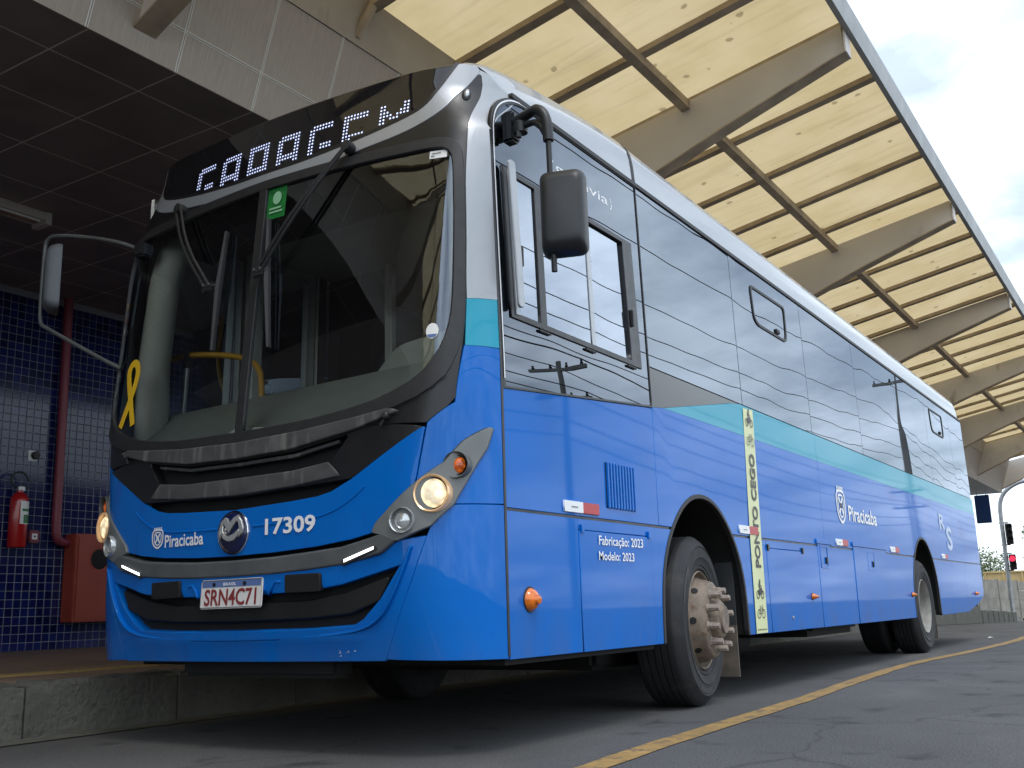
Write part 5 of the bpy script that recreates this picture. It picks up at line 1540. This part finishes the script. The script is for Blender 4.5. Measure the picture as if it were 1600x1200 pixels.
# ------------------------------------------------------------------ things on the platform wall
px = WX + .09
bm = bmesh.new()
tube(bm, chaik3([(px, 4.32, SZ), (px, 4.34, 2.0), (px, 4.34, 1.68), (px, 4.38, 1.58), (px, 4.50, 1.56), (px, 4.67, 1.56)], 3), .056, 14)
pp = fin('fire_pipe', bm, 'pipe', None, 60); tag(pp, 'maroon fire main pipe running down the blue tiled wall to the red cabinet', 'pipe')
fc = boxo('hose_cabinet', (WX + .012, 4.52, .60), (WX + .24, 5.27, 1.67), 'redpaint', None, .012)
tag(fc, 'red steel fire hose cabinet with round hole on the tiled wall', 'cabinet')
boxo('cabinet_door', (WX + .24, 4.56, .64), (WX + .252, 5.23, 1.63), 'redpaint', fc, .004)
latheo('round_window', [(0, .002), (.125, .002), (.128, 0)], (WX + .2535, 4.86, 1.36), (1, 0, 0), 'dark', fc, 32)
latheo('window_rim', [(.125, .0), (.125, .006), (.14, .006), (.142, 0)], (WX + .2525, 4.86, 1.36), (1, 0, 0), 'redpaint', fc, 32)
ex, ey = WX + .12, 3.82
e = latheo('fire_extinguisher', [(0, 1.48), (.095, 1.48), (.105, 1.50), (.105, 2.02), (.098, 2.07), (.07, 2.11), (.035, 2.13), (.035, 2.16), (0, 2.16)], (ex, ey, 0), (0, 0, 1), 'ext', None, 32)
tag(e, 'red fire extinguisher with a white and green label hanging on the tiled wall', 'extinguisher')
boxo('valve_head', (ex - .03, ey - .04, 2.15), (ex + .03, ey + .05, 2.20), 'steel', e, .006)
boxo('squeeze_handle', (ex - .014, ey - .02, 2.20), (ex + .014, ey + .14, 2.215), 'rubber', e, .004)
bm = bmesh.new(); tube(bm, chaik3([(ex, ey - .04, 2.18), (ex, ey - .14, 2.24), (ex + .01, ey - .10, 2.36), (ex + .01, ey + .03, 2.38), (ex + .01, ey + .10, 2.27)], 3), .011, 8); fin('discharge_hose', bm, 'rubber', e, 60)
def MX(y, z):
    a = (y - ey) / .106
    return Vector((ex + .106 * math.cos(a), ey + .106 * math.sin(a), z)), Vector((math.cos(a), math.sin(a), 0))
def cyl_label(name, y0, y1, z0, z1, mat, off):
    bm = bmesh.new(); last = None
    for i in range(9):
        p, n = MX(y0 + (y1 - y0) * i / 8, z0)
        q = [bm.verts.new(p + n * off), bm.verts.new(Vector((p.x, p.y, z1)) + n * off)]
        if last: bm.faces.new((last[0], q[0], q[1], last[1]))
        last = q
    return fin(name, bm, mat, e, 60)
cyl_label('label', ey - .04, ey + .13, 1.75, 2.02, 'paper', .002)
cyl_label('label_green_half', ey + .0, ey + .13, 1.76, 1.86, 'green', .004)
cyl_label('label_text_block', ey - .02, ey + .11, 1.90, 1.93, 'green', .004)
cyl_label('label_text_block', ey - .025, ey + .03, 1.78, 1.85, 'ink', .0045) if False else None
# wall outlets
o = boxo('wall_outlet', (WX + .004, 3.96, 2.54), (WX + .018, 4.07, 2.67), 'paper', None, .004)
tag(o, 'small white outlet plate with a black round socket high on the tiled wall', 'outlet')
latheo('socket', [(0, .05), (.045, .05), (.05, .04), (.05, 0)], (WX + .018, 4.04, 2.61), (1, 0, 0), 'rubber', o, 20)
o = boxo('emergency_button', (WX + .004, 4.02, 1.55), (WX + .05, 4.16, 1.70), 'pipe', None, .01)
tag(o, 'small maroon box with a white square button beside the fire extinguisher', 'call point')
boxo('button_plate', (WX + .05, 4.055, 1.59), (WX + .056, 4.125, 1.66), 'paper', o, .002)
latheo('button', [(0, .006), (.012, .006), (.012, 0)], (WX + .056, 4.09, 1.625), (1, 0, 0), 'ink', o, 14)
# hanging board over the platform, seen through the windscreen
nb = boxo('hanging_board', (-4.03, 4.06, 2.90), (-4.0, 4.46, 3.22), 'board', None, .004)
tag(nb, 'brown hanging board with pale frame over the platform, seen through the windscreen', 'board')
for a, b in (((4.03, 3.22), (4.49, 3.245)), ((4.03, 2.875), (4.49, 2.90)), ((4.03, 2.90), (4.06, 3.22)), ((4.46, 2.90), (4.49, 3.22))):
    boxo('board_frame', (-4.035, a[0], a[1]), (-3.99, b[0], b[1]), 'joint', nb)
boxo('notice_sheet', (-4.0, 4.08, 2.92), (-3.996, 4.20, 3.02), 'paper', nb)
boxo('notice_sheet', (-4.0, 4.22, 2.92), (-3.996, 4.36, 3.01), 'paper', nb)
for y in (4.1, 4.42): tubeo('hanger', [(-4.015, y, 3.24), (-4.015, y, SZ)], .008, 'galv', nb)
# linear ceiling light
lt = boxo('ceiling_light', (-5.72, -2.2, SZ - .09), (-5.50, 2.45, SZ - .002), 'joint', None, .005)
tag(lt, 'long pale batten light fixture fixed to the dark station soffit', 'light fixture')
boxo('tube_recess', (-5.66, -2.15, SZ - .096), (-5.56, 2.38, SZ - .088), 'ribbrown', lt)
tubeo('light_tube', [(-5.53, -2.15, SZ - .105), (-5.53, 2.36, SZ - .105)], .013, 'paper', lt)
boxo('end_cap', (-5.73, 2.40, SZ - .13), (-5.49, 2.47, SZ - .0), 'joint', lt, .004)

# ------------------------------------------------------------------ far end of the road
# traffic signal pole
def rootat(x, y): return (x, y, gz(y))
tp = tubeo('traffic_signal_pole', chaik3([(-3.06, 48, gz(48)), (-3.05, 48, 2.3), (-3.06, 48, 4.25), (-3.00, 48, 4.75), (-2.80, 48, 5.12), (-2.4, 48, 5.42), (-1.9, 48, 5.58), (.6, 48, 5.8)], 2), [.10] * 2 + [.085] * 60 if False else .09, 'galv', None, 12)
tag(tp, 'grey metal pole with curved arm carrying a dark traffic light and a red pedestrian light', 'traffic light')
def sig(name, zs_, lit):
    z1 = max(zs_) + .19; z0 = min(zs_) - .19
    o = boxo(name, (-2.93, 47.85, z0), (-2.66, 48.1, z1), 'sigblack', tp, .02)
    for z in zs_:
        m = 'sigred' if lit and z == max(zs_) else 'sigblack'
        latheo('lamp', [(0, .01), (.12, .006), (.125, 0)], (-2.79, 47.845, z), (0, -1, 0), m, o, 20)
        bm = bmesh.new(); last = None
        for i in range(13):
            a = math.pi * i / 12
            q = [bm.verts.new((-2.79 + .13 * math.cos(a), 47.85, z + .13 * math.sin(a))), bm.verts.new((-2.72 + .13 * math.cos(a), 47.62, z + .02 + .13 * math.sin(a)))]
            if last: bm.faces.new((last[0], last[1], q[1], q[0]))
            last = q
        fin('visor', bm, 'sigblack', o, 60)
    for z in (z0 - .04, z1 + .02): boxo('bracket', (-3.16, 47.95, z), (-2.80, 48.05, z + .05), 'sigblack', o)
sig('signal_head', (3.52, 3.25, 2.98), False)
sig('pedestrian_head', (2.16, 1.86), True)
# hanging blue sign beyond the bus
sg = boxo('hanging_sign', (-3.0, 40.9, 3.36), (-2.46, 41.0, 4.46), 'signblue', None, .02)
tag(sg, 'plain dark blue hanging sign panel under the far end of the canopy', 'sign')
for x in (-2.9, -2.56): tubeo('hanger', [(x, 40.95, 4.45), (x, 40.95, SZ)], .012, 'galv', sg)
# precast concrete fence
fe = empty('precast_fence', (-3.9, 50, gz(50))); tag(fe, 'low weathered concrete slab fence with posts beyond the bus', 'fence')
fe.matrix_world = Matrix.Translation((-3.9, 50, gz(50)))
for k in range(6):
    x = -4.95 + .56 * k * .9; y = 45.5 + 2.6 * k
    z = gz(y)
    ch(boxo('post', (x - .07, y - .07, z - .1), (x + .07, y + .07, z + 1.95), 'block', None, .01), fe)
    for r in range(4):
        x2, y2 = x + .504, y + 2.6
        ang = math.atan2(x - x2, y2 - y)
        bm = bmesh.new(); box(bm, (-.03, .08, 0), (.03, 2.58, .43))
        for v in bm.verts: v.co = Matrix.Rotation(ang, 3, 'Z') @ v.co + Vector((x, y, z + .12 + r * .44))
        ch(fin('slab', bm, 'block'), fe)
# stone edging and green frame near the bus tail
for k in range(9):
    o = boxo('edging_block', (-2.3 + random.uniform(-.03, .03), 30.3 + k * 1.1, gz(31 + k) - .1), (-1.9, 31.3 + k * 1.1, gz(31 + k) + .36 + random.uniform(-.03, .03)), 'kerb', None, .02)
    tag(o, 'grey stone edging block in the row beyond the rear of the bus', 'stone block', 'edging blocks beyond the bus')
bn = empty('green_bench', (-2.2, 34, gz(34))); bn.matrix_world = Matrix.Translation((-2.2, 34, gz(34)))
tag(bn, 'small green slatted bench with pale frame behind the bus tail', 'bench')
for k in range(4): ch(boxo('slat', (-2.55 + k * .03, 33.4, gz(34) + .28 + k * .11), (-2.50 + k * .03, 34.7, gz(34) + .36 + k * .11), 'benchgreen'), bn)
for y in (33.4, 34.65): ch(boxo('leg', (-2.6, y, gz(34)), (-2.35, y + .06, gz(34) + .75), 'kerb'), bn)
# truck with yellow side boards
tk_ = empty('tipper_truck', (-3, 58, gz(58))); tk_.matrix_world = Matrix.Translation((-3, 58, gz(58)))
tag(tk_, 'parked truck with yellow ribbed side boards and dark maroon chassis', 'truck')
z = gz(58)
ch(boxo('cargo_body', (-5.6, 58, z + 1.55), (2.0, 60.3, z + 2.55), 'truckyel', None, .03), tk_)
for k in range(9): ch(boxo('body_rib', (-5.55 + k * .9, 57.94, z + 1.55), (-5.45 + k * .9, 58.0, z + 2.58), 'truckyel', None, .01), tk_)
ch(boxo('top_rail', (-5.6, 57.93, z + 2.5), (2.0, 58.0, z + 2.6), 'truckyel', None, .01), tk_)
ch(boxo('chassis', (-4.6, 58.2, z + .65), (2.0, 60.1, z + 1.5), 'truckred', None, .04), tk_)
for x in (-3.8, -2.7, 1.2):
    w_ = latheo('wheel', [(0, 0), (.28, 0), (.30, -.03), (.48, -.02), (.5, -.06), (.5, -.28), (.3, -.3)], (x, 58.1, z + .5), (0, -1, 0), 'tyre', tk_, 28)
    w_.matrix_parent_inverse = tk_.matrix_world.inverted()

# trees
def tree(name, x, y, h, r, label, seed, n=900):
    rnd = random.Random(seed)
    zb = gz(y)
    root = empty(name, (x, y, zb)); root.matrix_world = Matrix.Translation((x, y, zb))
    tag(root, label, 'tree')
    bm = bmesh.new(); tube(bm, [(x, y, zb - .1), (x + .1, y, zb + h * .3), (x, y + .1, zb + h * .6)], [r * .09, r * .07, r * .04], 8)
    for k in range(5):
        a = k * 1.26
        tube(bm, [(x + .05, y, zb + h * (.35 + .05 * k)), (x + r * .5 * math.cos(a), y + r * .5 * math.sin(a), zb + h * (.62 + .05 * k))], [r * .035, r * .015], 6)
    ch(fin('trunk', bm, 'bark', None, 60), root)
    cl = [(rnd.uniform(-1, 1) * r * .65, rnd.uniform(-1, 1) * r * .65, h * rnd.uniform(.42, .92), r * rnd.uniform(.28, .5)) for _ in range(14)]
    V = []; F = []
    for _ in range(n):
        c = rnd.choice(cl)
        d = Vector((rnd.gauss(0, 1), rnd.gauss(0, 1), rnd.gauss(0, .8))).normalized() * c[3] * rnd.uniform(.55, 1.08)
        p = Vector((x + c[0], y + c[1], zb + c[2])) + d
        a = Vector((rnd.uniform(-1, 1), rnd.uniform(-1, 1), rnd.uniform(-.7, .7))).normalized(); b = a.orthogonal().normalized()
        s = r * rnd.uniform(.04, .085)
        i = len(V); V += [p - a * s, p + b * s * .5, p + a * s, p - b * s * .5]; F.append((i, i + 1, i + 2, i + 3))
    me = bpy.data.meshes.new('crown'); me.from_pydata(V, [], F)
    ch(link('crown', me, 'leaf'), root)
tree('tree', -3.9, 78, 6.2, 2.6, 'dense dark green tree behind the yellow truck', 3, 1800)
tree('tree', -7.6, 74, 4.6, 1.5, 'small airy pale tree just past the rear edge of the bus', 4, 900)
tree('tree', .6, 84, 6.6, 3.2, 'broad green tree at the right edge of the picture behind the truck', 5, 1800)
tree('tree', -10.5, 84, 5.0, 2.2, 'low tree mostly hidden behind the rear of the bus', 6, 900)
# litter
bm = bmesh.new(); v = [bm.verts.new(p) for p in ((1.19, 12.85, .006), (1.24, 12.84, .012), (1.25, 12.98, .006), (1.20, 12.99, .018))]; bm.faces.new(v)
o = fin('paper_scrap', bm, 'paper'); tag(o, 'small white scrap of litter on the asphalt behind the bus', 'litter')

# ------------------------------------------------------------------ street side: poles and wires mirrored in the bus windows
def upole(x, y, h, label, lamp=False):
    r = empty('utility_pole', (x, y, gz(y))); r.matrix_world = Matrix.Translation((x, y, gz(y)))
    tag(r, label, 'utility pole', None)
    ch(tubeo('shaft', [(x, y, gz(y) - .2), (x, y, h)], [.13, .08] if x > 10 else [.09, .06], 'woodpole', None, 12), r)
    for z in ((h - .35, h - 1.5) if x > 10 else (h - .35,)):
        ch(boxo('crossarm', (x - 1.0, y - .06, z), (x + 1.0, y + .06, z + .12), 'woodpole'), r)
        for k in range(4):
            xx = x - .85 + k * .567
            ch(latheo('insulator', [(0, 0), (.04, 0), (.055, .05), (.03, .1), (.045, .14), (0, .17)], (xx, y, z + .12), (0, 0, 1), 'rubber', None, 10), r)
    return r
PX = 13.0
py = [-20, 21.8, 66, 110]
labels = ['concrete utility pole mirrored left of the driver window', 'concrete utility pole with two crossarms mirrored under the driver window', 'concrete utility pole mirrored in the rear side windows', 'farthest concrete utility pole along the street']
for y, lb in zip(py, labels): upole(PX, y, 8.0, lb)
PX2 = 8.3
py2 = [-34, 44, 96]
for y, lb in zip(py2, ['slim kerbside pole mirrored nowhere but along the street', 'tall slim kerbside pole mirrored near the rear of the bus', 'last slim kerbside pole at the far end of the street']): upole(PX2, y, 10.6, lb)
k = 0
for z, xs_ in ((7.85, (-.85, .283)), (6.70, (-.85, .283)), (5.8, (0.15,)), (5.3, (.16,))):
    for xx in xs_:
        bm = bmesh.new()
        pts_ = []
        for a, b in zip(py[:-1], py[1:]):
            for i in range(24):
                t = i / 24
                pts_.append((PX + xx, a + (b - a) * t, z - (.5 + .08 * k) * 4 * t * (1 - t) + .09))
        tube(bm, pts_, .022, 5)
        o = fin('overhead_wire', bm, 'wire', None, 60)
        tag(o, 'dark overhead street wire on the far line of poles, mirrored in the lower panels', 'wire', 'far overhead wires')
        k += 1
for z, xs_ in ((10.45, (-.85,)), (9.3, (-.85, .85)), (8.1, (.13,)), (7.3, (.12,)), (6.8, (.13,))):
    for xx in xs_:
        bm = bmesh.new()
        pts_ = []
        for a, b in zip(py2[:-1], py2[1:]):
            for i in range(40):
                t = i / 40
                pts_.append((PX2 + xx, a + (b - a) * t, z - (.9 + .1 * (k % 5)) * 4 * t * (1 - t) + .09))
        tube(bm, pts_, .011, 5)
        o = fin('overhead_wire', bm, 'wire', None, 60)
        tag(o, 'thin dark overhead wire on the near line of poles, mirrored in the side windows', 'wire', 'near overhead wires')
        k += 1
